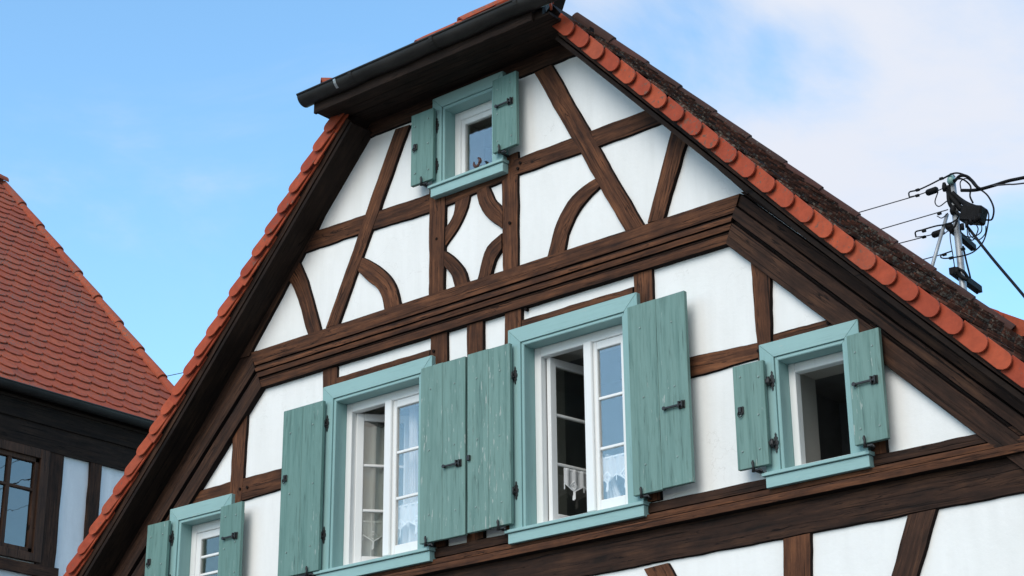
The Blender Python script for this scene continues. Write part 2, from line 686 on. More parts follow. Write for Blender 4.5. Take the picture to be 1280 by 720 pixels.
def resample(pts, step=.06):
    out_ = []
    for a, b in zip(pts, pts[1:]):
        n = max(1, int((b - a).length / step))
        for i in range(n):
            out_.append(a.lerp(b, i / n))
    out_.append(pts[-1])
    return out_


def smoothline(pts, n=10):
    """Catmull-Rom through the points"""
    if len(pts) == 2:
        return pts
    P = [pts[0] * 2 - pts[1]] + list(pts) + [pts[-1] * 2 - pts[-2]]
    out_ = []
    for i in range(1, len(P) - 2):
        for k in range(n):
            t = k / n
            out_.append(.5 * ((2 * P[i]) + (P[i + 1] - P[i - 1]) * t + (2 * P[i - 1] - 5 * P[i] + 4 * P[i + 1] - P[i + 2]) * t * t + (3 * P[i] - P[i - 1] - 3 * P[i + 1] + P[i + 2]) * t ** 3))
    out_.append(pts[-1])
    return out_


def timber(name, A, B, parent, m='timber', wob=.0045, yb=None, th=.0, seam=True, xyz=False, label=None):
    """A and B are the two long edges of a timber, as photo survey points (u,v) on the gable plane, or (x,z) when xyz"""
    _k[0] += 1
    conv = (lambda p: Vector((p[0], 0, p[1]))) if xyz else (lambda p: F(*p))
    A = smoothline([conv(p) for p in A])
    B = smoothline([conv(p) for p in B])
    L = max(sum((b - a).length for a, b in zip(A, A[1:])), sum((b - a).length for a, b in zip(B, B[1:])))
    n = max(2, int(L / .05))

    def at(P, t):
        tot = sum((b - a).length for a, b in zip(P, P[1:]))
        s = t * tot
        for a, b in zip(P, P[1:]):
            l = (b - a).length
            if s <= l + 1e-9:
                return a.lerp(b, min(1, s / max(l, 1e-9)))
            s -= l
        return P[-1].copy()
    y = yb if yb is not None else -.016 - .0005 * ((_k[0] * 7) % 23)
    bm = bmesh.new()
    uvl = bm.loops.layers.uv.new('UVMap')
    rows = []
    s0 = _k[0] * 3.71
    for i in range(n + 1):
        t = i / n
        a, b = at(A, t), at(B, t)
        d = (b - a)
        wd = d.length
        d.normalize()
        wa = (noise.noise(Vector((t * L * 6, s0, 0))) * 1.2 + .7 * noise.noise(Vector((t * L * 24, s0, 5)))) * wob
        wb_ = (noise.noise(Vector((t * L * 6, s0, 9))) * 1.2 + .7 * noise.noise(Vector((t * L * 24, s0, 15)))) * wob
        a = a + d * wa
        b = b + d * wb_
        wd = (b - a).length
        sm = min(.0065, wd * .1)
        yo = y + noise.noise(Vector((t * L * 3, s0, 30))) * .002
        prof = [(0, .03), (0, y * .35), (sm, yo), (wd * .5, yo - .0015), (wd - sm, yo), (wd, y * .35), (wd, .03)]
        rows.append(([bm.verts.new((a + d * q[0]) + Vector((0, q[1], 0))) for q in prof], t * L, [q[0] for q in prof]))
    for (ra, ta, qa), (rb, tb, qb) in zip(rows, rows[1:]):
        for k in range(len(ra) - 1):
            f = bm.faces.new((ra[k], ra[k + 1], rb[k + 1], rb[k]))
            f.material_index = 1 if (seam and k in (0, 1, 4, 5)) else 0
            for lp, (uu, vv) in zip(f.loops, ((ta, qa[k]), (ta, qa[k + 1]), (tb, qb[k + 1]), (tb, qb[k]))):
                lp[uvl].uv = (uu, vv)
    for r_ in (rows[0][0], rows[-1][0][::-1]):
        f = bm.faces.new(r_)
        f.material_index = 1 if seam else 0
    o = obj(name, bm, [M[m], M['seam']], parent)
    if label:
        o['label'] = label
    return o


H = house
# upper gable
timber('tie_beam', [(-9.05, 8.03), (-6.80, 8.03)], [(-9.05, 7.855), (-6.80, 7.845)], H, 'timber_dark', xyz=True)
timber('rafter', [(-8.93, 7.95), (-9.47, 7.22), (-10.14, 6.40)], [(-9.09, 7.95), (-9.765, 7.20), (-10.49, 6.41)], H, 'timber_dark', xyz=True)
timber('rafter', [(-6.86, 7.95), (-6.23, 7.125), (-5.62, 6.40)], [(-6.73, 7.92), (-6.04, 7.16), (-5.335, 6.41)], H, 'timber_dark', xyz=True)
timber('collar_beam', [(383, 293), (460, 268), (540, 242), (628, 206), (652, 197), (742, 163), (838, 127)], [(383, 317), (460, 291), (541, 266), (628, 229), (652, 219), (752, 184), (838, 152)], H)
timber('post', [(496, 163), (409, 411)], [(515, 157), (426, 406)], H, label='long timber leaning left of the top window')
timber('post', [(539, 238), (538, 371)], [(560, 238), (558, 365)], H)
timber('post', [(628, 200), (630, 341)], [(650, 190), (650, 334)], H)
timber('brace', [(362, 350), (371, 366), (387, 421)], [(374, 322), (387, 352), (404, 414)], H)
timber('curved_brace', [(456, 322), (473, 331), (487, 342), (498, 360), (504, 384)], [(450, 340), (461, 351), (472, 360), (479, 371), (483, 391)], H)
timber('curved_brace', [(590, 241), (586, 262), (574, 287), (559, 309)], [(571, 248), (568, 268), (562, 280), (557, 287)], H)
timber('curved_brace', [(597, 240), (601.5, 260), (613, 275), (630, 288)], [(613.5, 233), (620, 248), (627, 256), (631, 260)], H)
timber('curved_brace', [(557, 313), (573.5, 324.5), (584, 339), (589, 357)], [(557, 334), (566, 345.5), (569, 356), (571, 363)], H)
timber('curved_brace', [(630, 292), (613.5, 306), (605, 326.5), (599, 352)], [(630, 313), (622, 326.5), (617, 343), (615, 350)], H)
timber('curved_brace', [(745, 224), (726, 237), (709, 256), (694.5, 287), (685, 324)], [(753, 234), (738, 249), (724, 268), (714, 289), (708, 316)], H)
timber('brace', [(669.5, 93), (784, 292)], [(692.5, 82), (808, 284)], H, label='big brace crossing the collar beam right of the top window')
timber('brace', [(843, 157), (822, 240), (811, 280)], [(862, 176), (843, 240), (833, 275)], H)

# the profiled cornice: courses stacked on each other
def course(name, n0, n1, y, m, x_l, x_r, ztop=6.41, slant=.413, yback=0.0):
    """horizontal moulding between depths n0..n1 below the top edge, mitred ends"""
    timber(name, [(x_l + n0 * slant, ztop - n0), (x_r - n0 * slant, ztop - n0)], [(x_l + n1 * slant, ztop - n1), (x_r - n1 * slant, ztop - n1)], H, m, .0015, y, xyz=True)


XL, XR = -10.090, -5.645
course('cornice_beam', 0, .125, -.052, 'timber', XL, XR)
course('cornice_moulding', .125, .143, -.040, 'timber_dark', XL, XR)
course('cornice_moulding', .143, .180, -.060, 'timber', XL, XR)
course('cornice_moulding', .180, .228, -.050, 'timber', XL, XR)
course('cornice_moulding', .228, .240, -.034, 'timber_dark', XL, XR)
course('cornice_beam', .240, .312, -.042, 'timber', XL, XR)


def diag(name, n0, n1, y, m, side):
    """board of the sloping cornice, distances measured from its upper edge"""
    sl = math.tan(R(45.2))
    xo = XL if side < 0 else XR
    t1 = .413
    L_ = 2.75
    dx, dz = math.cos(R(45.2)) * L_, math.sin(R(45.2)) * L_
    nx, nz = math.sin(R(45.2)), math.cos(R(45.2))

    def P(n, s):
        # mitre point on the horizontal cornice, then along the slope
        base = (xo - side * n * t1, 6.41 - n)
        if s == 0:
            return base
        return (xo + side * dx - side * nx * n, 6.41 - dz - nz * n)
    timber(name, [P(n0, 0), P(n0, 1)], [P(n1, 0), P(n1, 1)], H, m, .0015, y, xyz=True)


for side, mm in ((-1, 'timber'), (1, 'timber')):
    diag('sloping_cornice', .175, .312, -.047, 'timber_dark', side)
    diag('sloping_cornice', .160, .175, -.024, 'timber_black', side)
    diag('sloping_cornice', .080, .160, -.060, 'timber_dark', side)
    diag('sloping_cornice', .0, .080, -.040, 'timber_dark', side)
    # outer rafter between the cornice and the roof
    x0 = XL if side < 0 else XR
    timber('rafter', [(x0 - side * .02, 6.43), (x0 + side * 1.02, 5.40), (x0 + side * 2.1, 4.31)], [(x0 + side * .29, 6.41), (x0 + side * 1.245, 5.40), (x0 + side * 2.3, 4.33)], H, 'timber_dark', .002, -.012, xyz=True)

# middle storey
ZF = 4.57
timber('post', [(405, 463), (402, 716)], [(424, 459), (420, 716)], H)
for ua, ub in (((539.7, 420), (562, 415)), ((585.5, 406), (607, 401)), ((633, 392), (655, 387)), ((793, 343), (818, 337))):
    a, b = F(*ua), F(*ub)
    timber('post', [(a.x, 6.12), (a.x, 4.59 if ub[0] != 607 else 4.57)], [(b.x, 6.12), (b.x, 4.59)], H, xyz=True)
lx = [F(424, 460).x, F(539.7, 420).x, F(655, 387).x, F(793, 343).x]
timber('lintel_beam', [(lx[0], 6.012), (lx[1], 6.013)], [(lx[0], 5.93), (lx[1], 5.93)], H, xyz=True)
timber('lintel_beam', [(lx[2], 6.022), (lx[3], 6.02)], [(lx[2], 5.93), (lx[3], 5.93)], H, xyz=True)
# rails and outer posts
timber('rail', [(245, 615), (256, 612), (308, 597), (362, 583)], [(228, 642), (250, 641), (307, 626), (362, 610)], H)
timber('post', [(294, 533), (289, 618), (287, 700)], [(312, 520), (305, 628), (301, 700)], H)
a0, b0 = F(940, 334), F(970, 350)
timber('post', [(a0.x, 6.0), (a0.x + .03, 4.58)], [(b0.x - .01, 5.95), (b0.x - .045, 5.38), (b0.x - .06, 4.58)], H, xyz=True)
timber('rail', [(855, 449), (952, 427.5)], [(855, 476), (954, 448)], H)
timber('rail', [(969, 418), (1043, 398)], [(969, 442), (1060, 420)], H)
timber('post', [(-4.93, 5.35), (-4.93, 4.58)], [(-4.80, 5.35), (-4.80, 4.58)], H, xyz=True)
timber('post', [(-11.02, 5.0), (-11.02, 4.3)], [(-10.88, 5.0), (-10.88, 4.3)], H, xyz=True)

# lower band: a moulded plate over a heavy knotty beam
timber('plate_beam', [(-12.20, 4.592), (-3.62, 4.580)], [(-12.20, 4.515), (-3.62, 4.510)], H, 'timber_dark', .003, -.030, xyz=True)
timber('plate_moulding', [(-12.20, 4.513), (-3.62, 4.508)], [(-12.20, 4.470), (-3.62, 4.468)], H, 'timber', .001, -.046, xyz=True)
timber('plate_moulding', [(-12.20, 4.468), (-3.62, 4.466)], [(-12.20, 4.412), (-3.62, 4.410)], H, 'timber', .001, -.072, xyz=True)
timber('beam', [(-12.20, 4.432), (-3.62, 4.430)], [(-12.20, 4.205), (-3.62, 4.208)], H, 'timber_dark', .004, -.020, xyz=True)
# lower storey
for (a, b, c, d) in (((980, 675), (982, 800), (1016, 667), (1018, 790)), ((1136, 645), (1095, 800), (1174, 637), (1130, 790)), ((806, 712), (850, 800), (838, 704), (890, 800))):
    timber('post' if a[0] == 980 else 'brace', [a, b], [c, d], H, 'timber_dark' if a[0] > 1100 else 'timber')
for px in (-11.6, -10.6, -9.6, -8.4, -7.2, -6.0, -4.8, -3.9):
    timber('post', [(px, 4.2 if px < -6.3 else 3.3), (px, .6)], [(px + .16, 4.2 if px < -6.3 else 3.3), (px + .16, .6)], H, xyz=True)
timber('beam', [(-12.6, 3.2), (-3.2, 3.2)], [(-12.6, 3.0), (-3.2, 3.0)], H, 'timber_dark', .003, -.045, xyz=True)
timber('sill_beam', [(-12.6, .72), (-3.2, .72)], [(-12.6, .50), (-3.2, .50)], H, 'timber_dark', .003, -.045, xyz=True)

# peg holes
for (u, v) in ((937, 262), (1038, 405), (951, 440), (653, 205), (566, 380), (660, 388), (545, 440), (303, 612), (312, 610), (650, 212), (549, 300), (640, 280)):
    p = F(u, v)
    pg = bmesh.new()
    tube(pg, [(p.x, -.0305, p.z), (p.x, .0, p.z)], .011, 8)
    obj('peg', pg, M['seam'], H)


# ------------------------------------------------------------------ roof
def tile_poly(wd, ln, k=6, tail=.36):
    """beaver-tail outline: u across, s down the slope, rounded tail"""
    pts = [(-wd / 2, 0), (wd / 2, 0), (wd / 2, ln - wd * tail)]
    for i in range(1, k):
        a = math.pi * i / k
        pts.append((math.cos(a) * wd / 2, ln - wd * tail + math.sin(a) * wd * tail))
    pts.append((-wd / 2, ln - wd * tail))
    return pts


def add_tile(bm, o, U, Sd, Nn, wd, ln, th, lift, k=6):
    pts = tile_poly(wd, ln, k)
    top, bot = [], []
    for u, s in pts:
        h = lift * (s / ln)
        top.append(bm.verts.new(o + U * u + Sd * s + Nn * (h + th)))
        bot.append(bm.verts.new(o + U * u + Sd * s + Nn * h))
    bm.faces.new(top)
    bm.faces.new(bot[::-1])
    n = len(pts)
    for i in range(n):
        bm.faces.new((top[i], top[(i + 1) % n], bot[(i + 1) % n], bot[i]))


def tile_field(name, o, U, Sd, nu, ns, keep, m, parent, wd=.178, ex=.155, jit=.004, n_out=None):
    U, Sd = U.normalized(), Sd.normalized()
    Nn = U.cross(Sd).normalized()
    if n_out is not None and Nn.dot(n_out) < 0:
        Nn = -Nn
    bm = bmesh.new()
    for j in range(ns):
        for i in range(nu):
            p = o + U * ((i + (.5 if j % 2 else 0)) * (wd + .003)) + Sd * (j * ex)
            c = p + Sd * ex
            if not keep(c):
                continue
            p = p + Nn * random.uniform(0, jit) + Sd * random.uniform(-jit, jit) * 1.2
            rot = random.uniform(-.012, .012)
            add_tile(bm, p, (U + Sd * rot).normalized(), (Sd - U * rot).normalized(), Nn, wd, ex * 1.32, .014, .022, 6)
    return obj(name, bm, m, parent)


def roof_seg(side):
    out_ = []
    for (a, za), (b, zb) in zip(WT[1:-1], WT[2:]):
        out_.append((Vector((XC + side * a, 0, za)), Vector((XC + side * b, 0, zb))))
    return out_


YV = -.25           # front of the verge


def y_cap(z):
    return 4.62 - .508 * z          # the cap line runs back as it comes down


roof = bmesh.new()
# boards under the tiles, slope by slope; left slope runs to the back, right slope ends at the cap line
OFF = -.02
for side in (-1, 1):
    for (A, B) in roof_seg(side):
        sd_ = (B - A).normalized()
        nrm = Vector((side * abs(sd_.z), 0, abs(sd_.x)))
        if A.z > 8.3:
            if side > 0:
                A = A + sd_ * ((A.z - 8.46) / abs(sd_.z))            # the hip cuts the very top
        for q in [1]:
            a0_, b0_ = A + nrm * (OFF - .02), B + nrm * (OFF - .02)
            a1_, b1_ = A + nrm * (OFF - .10), B + nrm * (OFF - .10)
            ya = (1.05 if A.z > 8.3 else 1.6) if side < 0 else y_cap(A.z) + .12
            yb_ = 1.6 if side < 0 else y_cap(B.z) + .12
            if side > 0:
                ya, yb_ = max(ya, -.1), min(yb_, 1.55)
            fy_ = (1.02 if side < 0 else .12) if A.z > 8.3 else YV + .03
            add_hexa(roof, [Vector((a1_.x, fy_, a1_.z)), Vector((b1_.x, YV + .03, b1_.z)), Vector((b1_.x, yb_, b1_.z)), Vector((a1_.x, ya, a1_.z)),
                            Vector((a0_.x, fy_, a0_.z)), Vector((b0_.x, YV + .03, b0_.z)), Vector((b0_.x, yb_, b0_.z)), Vector((a0_.x, ya, a0_.z))])
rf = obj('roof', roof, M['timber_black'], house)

for side in (-1, 1):
    for si, (A, B) in enumerate(roof_seg(side)):
        sd_ = (B - A).normalized()
        nrm = Vector((side * abs(sd_.z), 0, abs(sd_.x)))
        ln = (B - A).length
        ns = int(ln / .155)
        if si == 0:
            def keep(c, side=side):
                # behind the hip edge
                return False
        if side < 0:
            kp = (lambda c: c.z < 8.0 or (-.3 + (c.z - 8.03) * 1.12 < c.y < 1.0 + (9.22 - c.z) * .45))
            nu = 11
        else:
            kp = (lambda c: c.z < 7.98 and c.y < min(y_cap(c.z) + .10, 1.62))
            nu = 14
        o0 = Vector((A.x, YV + .11, A.z)) + nrm * (OFF - .02)
        tile_field('roof_tiles', o0, Vector((0, 1, 0)), sd_, nu, ns + 1, kp, M['oldtile'], rf, n_out=nrm, wd=.165)

# verge tiles, hung on the gable edge: one row each side
def verge_row(side, mtl, parent, spacing=.176, zmin=3.6, zmax=8.06, height=.112, yv=YV, prof=None, xc=XC, square=False, drop=0.0):
    bm = bmesh.new()
    path = prof or [Vector((xc + side * a, yv, z)) for a, z in WT[1:]]
    path = resample(path, .01)
    s = 0
    nxt = 0
    prev = path[0]
    for i, p in enumerate(path[1:-1], 1):
        s += (p - prev).length
        prev = p
        if p.z > zmax or p.z < zmin:
            nxt = s
            continue
        if s < nxt:
            continue
        nxt = s + spacing * random.uniform(.96, 1.04)
        d = (path[min(i + 6, len(path) - 1)] - path[max(i - 6, 0)]).normalized()      # down the slope
        nrm = Vector((side * abs(d.z), 0, abs(d.x)))       # out of the roof
        dn = -nrm
        ln = spacing * 1.28
        j = random.uniform(-.004, .004)
        # a thin clay tile in the plane of the gable: across = dn (height), along = d
        hgt = height + random.uniform(-.004, .004)
        rr = hgt * .5
        outl = [(0, .004), (ln - rr * 1.05, .004)]
        for k in range(1, 8):
            a = math.pi * k / 8
            outl.append((ln - rr * 1.05 + math.sin(a) * rr * 1.05, hgt / 2 - math.cos(a) * (hgt / 2 - .004)))
        if square:
            outl = [(0, .004), (ln, .004), (ln, hgt - .008), (ln - .008, hgt)]
        outl += [(ln - rr * 1.05, hgt), (0, hgt)] if not square else [(0, hgt)]
        front, backp = [], []
        tilt = random.uniform(.0, .004)
        for (sx, hx) in outl:
            yl = -.010 - .036 * (sx / ln) - tilt
            q = p + d * (sx + j) + dn * (hx - .01 + drop)
            front.append(bm.verts.new(q + Vector((0, yl, 0))))
            backp.append(bm.verts.new(q + Vector((0, yl + .013, 0))))
        f = bm.faces.new(front)
        bm.faces.new(backp[::-1])
        n = len(outl)
        for k in range(n):
            bm.faces.new((front[k], front[(k + 1) % n], backp[(k + 1) % n], backp[k]))
    bmesh.ops.bevel(bm, geom=[e for e in bm.edges if e.calc_length() > .08], offset=.0025, segments=1, affect='EDGES')
    return obj('verge_tiles', bm, mtl, parent)


for side in (-1, 1):
    verge_row(side, M['verge'], rf, drop=.024 if side > 0 else 0, height=.112 if side > 0 else .096)
    if side > 0:
        continue
    low = [Vector((XC + side * (a - .002), YV + .020, z - .002)) for a, z in [(1.08, 8.045)] + WT[2:]]
    verge_row(side, M['verge'], rf, prof=low, height=.112, spacing=.352, yv=YV, square=True)

# second layer of tiles seen under the verge edge, barge boards and soffits
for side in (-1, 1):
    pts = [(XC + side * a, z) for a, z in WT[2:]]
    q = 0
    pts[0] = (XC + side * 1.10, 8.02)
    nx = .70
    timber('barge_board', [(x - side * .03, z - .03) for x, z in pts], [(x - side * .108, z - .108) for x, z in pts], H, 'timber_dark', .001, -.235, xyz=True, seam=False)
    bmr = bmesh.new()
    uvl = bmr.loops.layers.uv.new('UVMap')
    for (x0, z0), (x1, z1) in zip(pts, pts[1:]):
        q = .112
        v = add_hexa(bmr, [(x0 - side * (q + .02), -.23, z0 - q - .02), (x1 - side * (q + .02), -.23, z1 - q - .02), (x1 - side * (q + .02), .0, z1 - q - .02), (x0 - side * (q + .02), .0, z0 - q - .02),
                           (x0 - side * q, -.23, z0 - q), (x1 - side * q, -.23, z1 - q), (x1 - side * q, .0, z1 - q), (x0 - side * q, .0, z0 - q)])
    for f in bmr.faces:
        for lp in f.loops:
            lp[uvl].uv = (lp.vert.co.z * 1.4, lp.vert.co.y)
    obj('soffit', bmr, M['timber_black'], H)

# half hip over the gable
CLc, CRc, BP = Vector((XC - 1.12, -.42, 8.03)), Vector((XC + 1.00, -.40, 8.03)), Vector((XC, .95, 9.25))
hb = bmesh.new()
v = [hb.verts.new(p) for p in (CLc, CRc, BP, CLc - Vector((0, 0, .05)), CRc - Vector((0, 0, .05)), Vector((XC, .95, 8.2)))]
for a in ((0, 1, 2), (0, 3, 4, 1), (1, 4, 5, 2), (2, 5, 3, 0), (3, 5, 4)):
    hb.faces.new([v[i] for i in a])
obj('hip_deck', hb, M['timber_black'], rf)
hs = (Vector((XC, CLc.y, CLc.z)) - BP)
hl = hs.length
nh = Vector((0, -abs(hs.z), abs(hs.y))).normalized()


def kh(c):
    t = (c - BP).dot(hs.normalized()) / hl
    return t < .965 and abs(c.x - XC) < 1.14 * t - .02


tile_field('hip_tiles', BP + Vector((-1.25, 0, 0)) + nh * .012, Vector((1, 0, 0)), hs, 15, 13, kh, M['redtile'], rf, n_out=nh)


def caps(name, A, B, r, ln, m, parent, up, rtail=1.12, lap=.014):
    """row of half-round ridge tiles from the lower end A to the upper end B, each lapping the one below"""
    bm = bmesh.new()
    d = (B - A)
    n = max(1, int(d.length / ln))
    ln = d.length / n
    d.normalize()
    side_ = d.cross(up).normalized()
    upn = side_.cross(d).normalized()
    for i in range(n):
        p = A + d * (i * ln)
        K = 9
        r0, r1 = r * rtail, r * .93
        ringo, ringi = [], []
        jx = side_ * random.uniform(-.006, .006)
        for (q, rad, up_off) in ((-.035, r0, lap), (ln * .12, r0 * .99, lap * .85), (ln * 1.02, r1, .0)):
            ro, ri = [], []
            for k in range(K + 1):
                a = math.pi * k / K
                c = p + d * q + upn * up_off + jx
                ro.append(bm.verts.new(c + side_ * math.cos(a) * rad + upn * math.sin(a) * rad))
                ri.append(bm.verts.new(c + side_ * math.cos(a) * (rad - .016) + upn * math.sin(a) * (rad - .016)))
            ringo.append(ro)
            ringi.append(ri)
        for a_, b_ in zip(ringo, ringo[1:]):
            for k in range(K):
                bm.faces.new((a_[k], a_[k + 1], b_[k + 1], b_[k]))
        for a_, b_ in zip(ringi, ringi[1:]):
            for k in range(K):
                bm.faces.new((a_[k], b_[k], b_[k + 1], a_[k + 1]))
        for ro, ri in ((ringo[0], ringi[0]), (ringo[-1], ringi[-1])):
            for k in range(K):
                bm.faces.new((ro[k], ri[k], ri[k + 1], ro[k + 1]))
        for a_, b_, c_, d_ in zip(ringo, ringo[1:], ringi, ringi[1:]):
            for k in (0, K):
                bm.faces.new((a_[k], b_[k], d_[k], c_[k]))
    return obj(name, bm, m, parent)


caps('ridge_tiles', CLc + Vector((.10, .06, .07)), BP, .065, .34, M['redtile'], rf, Vector((-.5, -.3, .8)))
caps('ridge_tiles', CLc + Vector((.06, .0, .105)), CLc + Vector((.22, .20, .135)), .06, .30, M['redtile'], rf, Vector((-.3, -.3, .9)))
caps('ridge_tiles', CRc + Vector((-.06, .06, .05)), BP, .065, .34, M['redtile'], rf, Vector((.5, -.3, .8)))
# cap line closing the right slope
RN = Vector((.735, 0, .678)).normalized()
def cap_pt(z):
    wd = next(a + (b - a) * (za - z) / (za - zb) for (a, za), (b, zb) in zip(WT[1:], WT[2:]) if za >= z >= zb)
    return Vector((XC + wd, y_cap(z), z)) - RN * .042


caps('ridge_tiles', cap_pt(5.80), cap_pt(8.42), .056, .30, M['captile'], rf, RN, 1.03, .006)

# eave box under the hip: soffit boards, fascia
eb = bmesh.new()
uvl = eb.loops.layers.uv.new('UVMap')
for i in range(4):
    bx(eb, XC - 1.18, XC + 1.06, -.40 + i * .1, -.40 + (i + 1) * .1 - .004, 7.975, 7.995)
bx(eb, XC - 1.18, XC + .93, -.43, -.402, 7.96, 8.125, .003)
for f in eb.faces:
    for lp in f.loops:
        lp[uvl].uv = (lp.vert.co.x, lp.vert.co.y + lp.vert.co.z)
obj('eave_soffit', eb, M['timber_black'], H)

# gutter
GA, GY, GZ, GR = None, -.455, 8.105, .075
gm = bmesh.new()
xa, xb = -9.17, -6.60
K = 12
nseg = 30
for rad, flip in ((GR, 0), (GR - .006, 1)):
    ring = None
    for i in range(nseg + 1):
        x = xa + (xb - xa) * i / nseg
        zz = GZ + .004 * math.sin(i * .9)
        rg = [gm.verts.new((x, GY - math.cos(math.pi * k / K) * rad, zz - math.sin(math.pi * k / K) * rad)) for k in range(K + 1)]
        if ring:
            for k in range(K):
                f = gm.faces.new((ring[k], ring[k + 1], rg[k + 1], rg[k]))
                f.smooth = True
        ring = rg
# end caps and the beaded front lip
for x in (xa, xb):
    a = [gm.verts.new((x, GY - math.cos(math.pi * k / K) * GR, GZ - math.sin(math.pi * k / K) * GR)) for k in range(K + 1)]
    gm.faces.new(a)
tube(gm, [(xa, GY - GR, GZ), (xb, GY - GR, GZ)], .009, 8)
gut = obj('gutter', gm, M['gutter'], H)
for i, u in enumerate((418, 437, 538, 643)):
    p = F(u, 119 - (u - 371) * .431, GY - GR)
    sm = bmesh.new()
    for (hw, rad) in (((.012, GR + .006)) if i == 0 else ((.016, GR + .007)),):
        pr_ = [[sm.verts.new((p.x + s * hw, GY - math.cos(math.pi * k / K) * rad, GZ + .004 - math.sin(math.pi * k / K) * rad)) for k in range(K + 1)] for s in (-1, 1)]
        for k in range(K):
            sm.faces.new((pr_[0][k], pr_[0][k + 1], pr_[1][k + 1], pr_[1][k]))
    obj('gutter_bracket', sm, M['zinc'] if i == 0 else M['gutter'], gut)
# ------------------------------------------------------------------ windows
def iron_hinge(bm, x, z, y, s):
    """ornamental shutter hinge: forged plate on the casing, barrel, strap to the shutter. s=+1 shutter lies to the left"""
    outl = [(0, .062), (.006, .050), (.003, .042), (.013, .030), (.009, .018), (.017, .008), (.017, -.008), (.009, -.018), (.013, -.030), (.003, -.042), (.006, -.050), (0, -.062)]
    full = [(x + a, z + b) for a, b in outl] + [(x - a, z + b) for a, b in outl[::-1]][1:-1]
    plate(bm, full, y - .008, y - .0005)
    tube(bm, [(x - s * .016, y - .022, z - .030), (x - s * .016, y - .022, z + .022)], .011, 10)
    tube(bm, [(x - s * .016, y - .022, z - .012), (x, y - .006, z - .012)], .007, 6)
    bx(bm, x - s * .016 - (.045 if s > 0 else 0), x - s * .016 + (0 if s > 0 else .045), y - .034, y - .026, z - .014, z + .010, .001)


def shutter(x0, x1, z0, z1, hinge_side, m, kind, seed, planks=2, yaw=0.0, y=-.104, latch_z=None, hz=None, cx=None, dog=True, corners=None):
    """open shutter lying against the wall; kind = 'bolt', 'ring' or 'keeper' """
    rnd = random.Random(seed)
    bm = bmesh.new()
    n = planks
    wd = (x1 - x0) / n
    th = .030
    for i in range(n):
        a, b = x0 + i * wd + .0008, x0 + (i + 1) * wd - .0008
        dz0, dz1 = rnd.uniform(-.003, .003), rnd.uniform(-.003, .003)
        dy = rnd.uniform(-.0015, .0015)
        bx(bm, a, b, y + dy, y + th + dy, z0 + dz0, z1 + dz1, .0025)
    # cross battens on the wall side
    for zz in (z0 + (z1 - z0) * .18, z0 + (z1 - z0) * .82):
        bx(bm, x0 + .02, x1 - .02, y + th + .002, y + th + .020, zz - .035, zz + .035, .002)
    piv = Vector((x1 if hinge_side > 0 else x0, y + th, z0))
    rot = Matrix.Rotation(R(yaw), 3, 'Z')
    bmesh.ops.rotate(bm, verts=bm.verts, cent=piv, matrix=rot)
    o = obj('shutter', bm, m, house)
    for zz in (z0 + (z1 - z0) * .14, z0 + (z1 - z0) * .86, z0 + (z1 - z0) * .5):
        for fx in (.22, .78):
            st = bmesh.new()
            sx, sz = x0 + (x1 - x0) * fx + rnd.uniform(-.01, .01), zz + rnd.uniform(-.02, .02)
            tube(st, [(sx, y - .0045, sz), (sx, y + .002, sz)], [.0055, .0075], 7)
            bmesh.ops.rotate(st, verts=st.verts, cent=piv, matrix=rot)
            obj('stud', st, M['stud'], o)
    lz = latch_z if latch_z is not None else (z0 + z1) / 2
    if kind:
        lt = bmesh.new()
        if kind == 'bolt':
            # bar lying towards the hinge, staple plate near the free edge
            s = -1 if hinge_side < 0 else 1
            fx = x1 - .055 if hinge_side < 0 else x0 + .055
            px0 = fx - .13
            bx(lt, px0, fx + .02, y - .020, y - .010, lz - .011, lz + .002, .002)
            bx(lt, fx - .022, fx + .026, y - .008, y - .001, lz - .028, lz + .022, .002)
            bx(lt, fx - .016, fx - .006, y - .026, y - .002, lz - .024, lz + .018, .002)
            bx(lt, fx + .010, fx + .020, y - .026, y - .002, lz - .024, lz + .018, .002)
            tube(lt, [(px0 + .006, y - .022, lz - .004), (px0 + .006, y - .004, lz - .004)], [.013, .011], 8)
        elif kind == 'ring':
            fx = x0 + .045 if hinge_side > 0 else x1 - .045
            bx(lt, fx - .018, fx + .022, y - .010, y - .001, lz - .024, lz + .024, .003)
            bx(lt, fx + .000, fx + .012, y - .022, y - .009, lz - .016, lz + .020, .002)
            tube(lt, [(fx - .002 + .015 * math.cos(a), y - .012 - .002 * math.sin(a), lz - .022 + .018 * math.sin(a)) for a in [math.pi * 2 * i / 12 for i in range(13)]], .003, 5, cap=False)
        else:
            fx = x0 + .02 if hinge_side > 0 else x1 - .02
            bx(lt, fx - .012, fx + .012, y - .018, y - .001, lz - .020, lz + .016, .002)
        bmesh.ops.rotate(lt, verts=lt.verts, cent=piv, matrix=rot)
        obj('latch', lt, M['iron'], o)
    if hz:
        for zz in hz:
            hb_ = bmesh.new()
            iron_hinge(hb_, cx, zz, -.058, hinge_side)
            obj('hinge', hb_, M['iron'], o)
    if dog:
        dg = bmesh.new()
        dx = x1 - .10 if hinge_side > 0 else x0 + .07
        bx(dg, dx - .008, dx + .010, y - .014, .0, z0 - .022, z0 - .010, .002)
        bx(dg, dx + .0, dx + .045, y - .008, y + .010, z0 - .024, z0 - .012, .002)
        tube(dg, [(dx, y - .012, z0 - .030), (dx + .001, y - .014, z0 + .006), (dx - .001, y - .016, z0 + .026), (dx, y - .014, z0 + .040)], [.011, .007, .009, .005], 8)
        tube(dg, [(dx + .04, y, z0 - .018), (dx + .052, y + .004, z0 - .034)], [.008, .005], 7)
        obj('shutter_dog', dg, M['iron'], o)
    return o


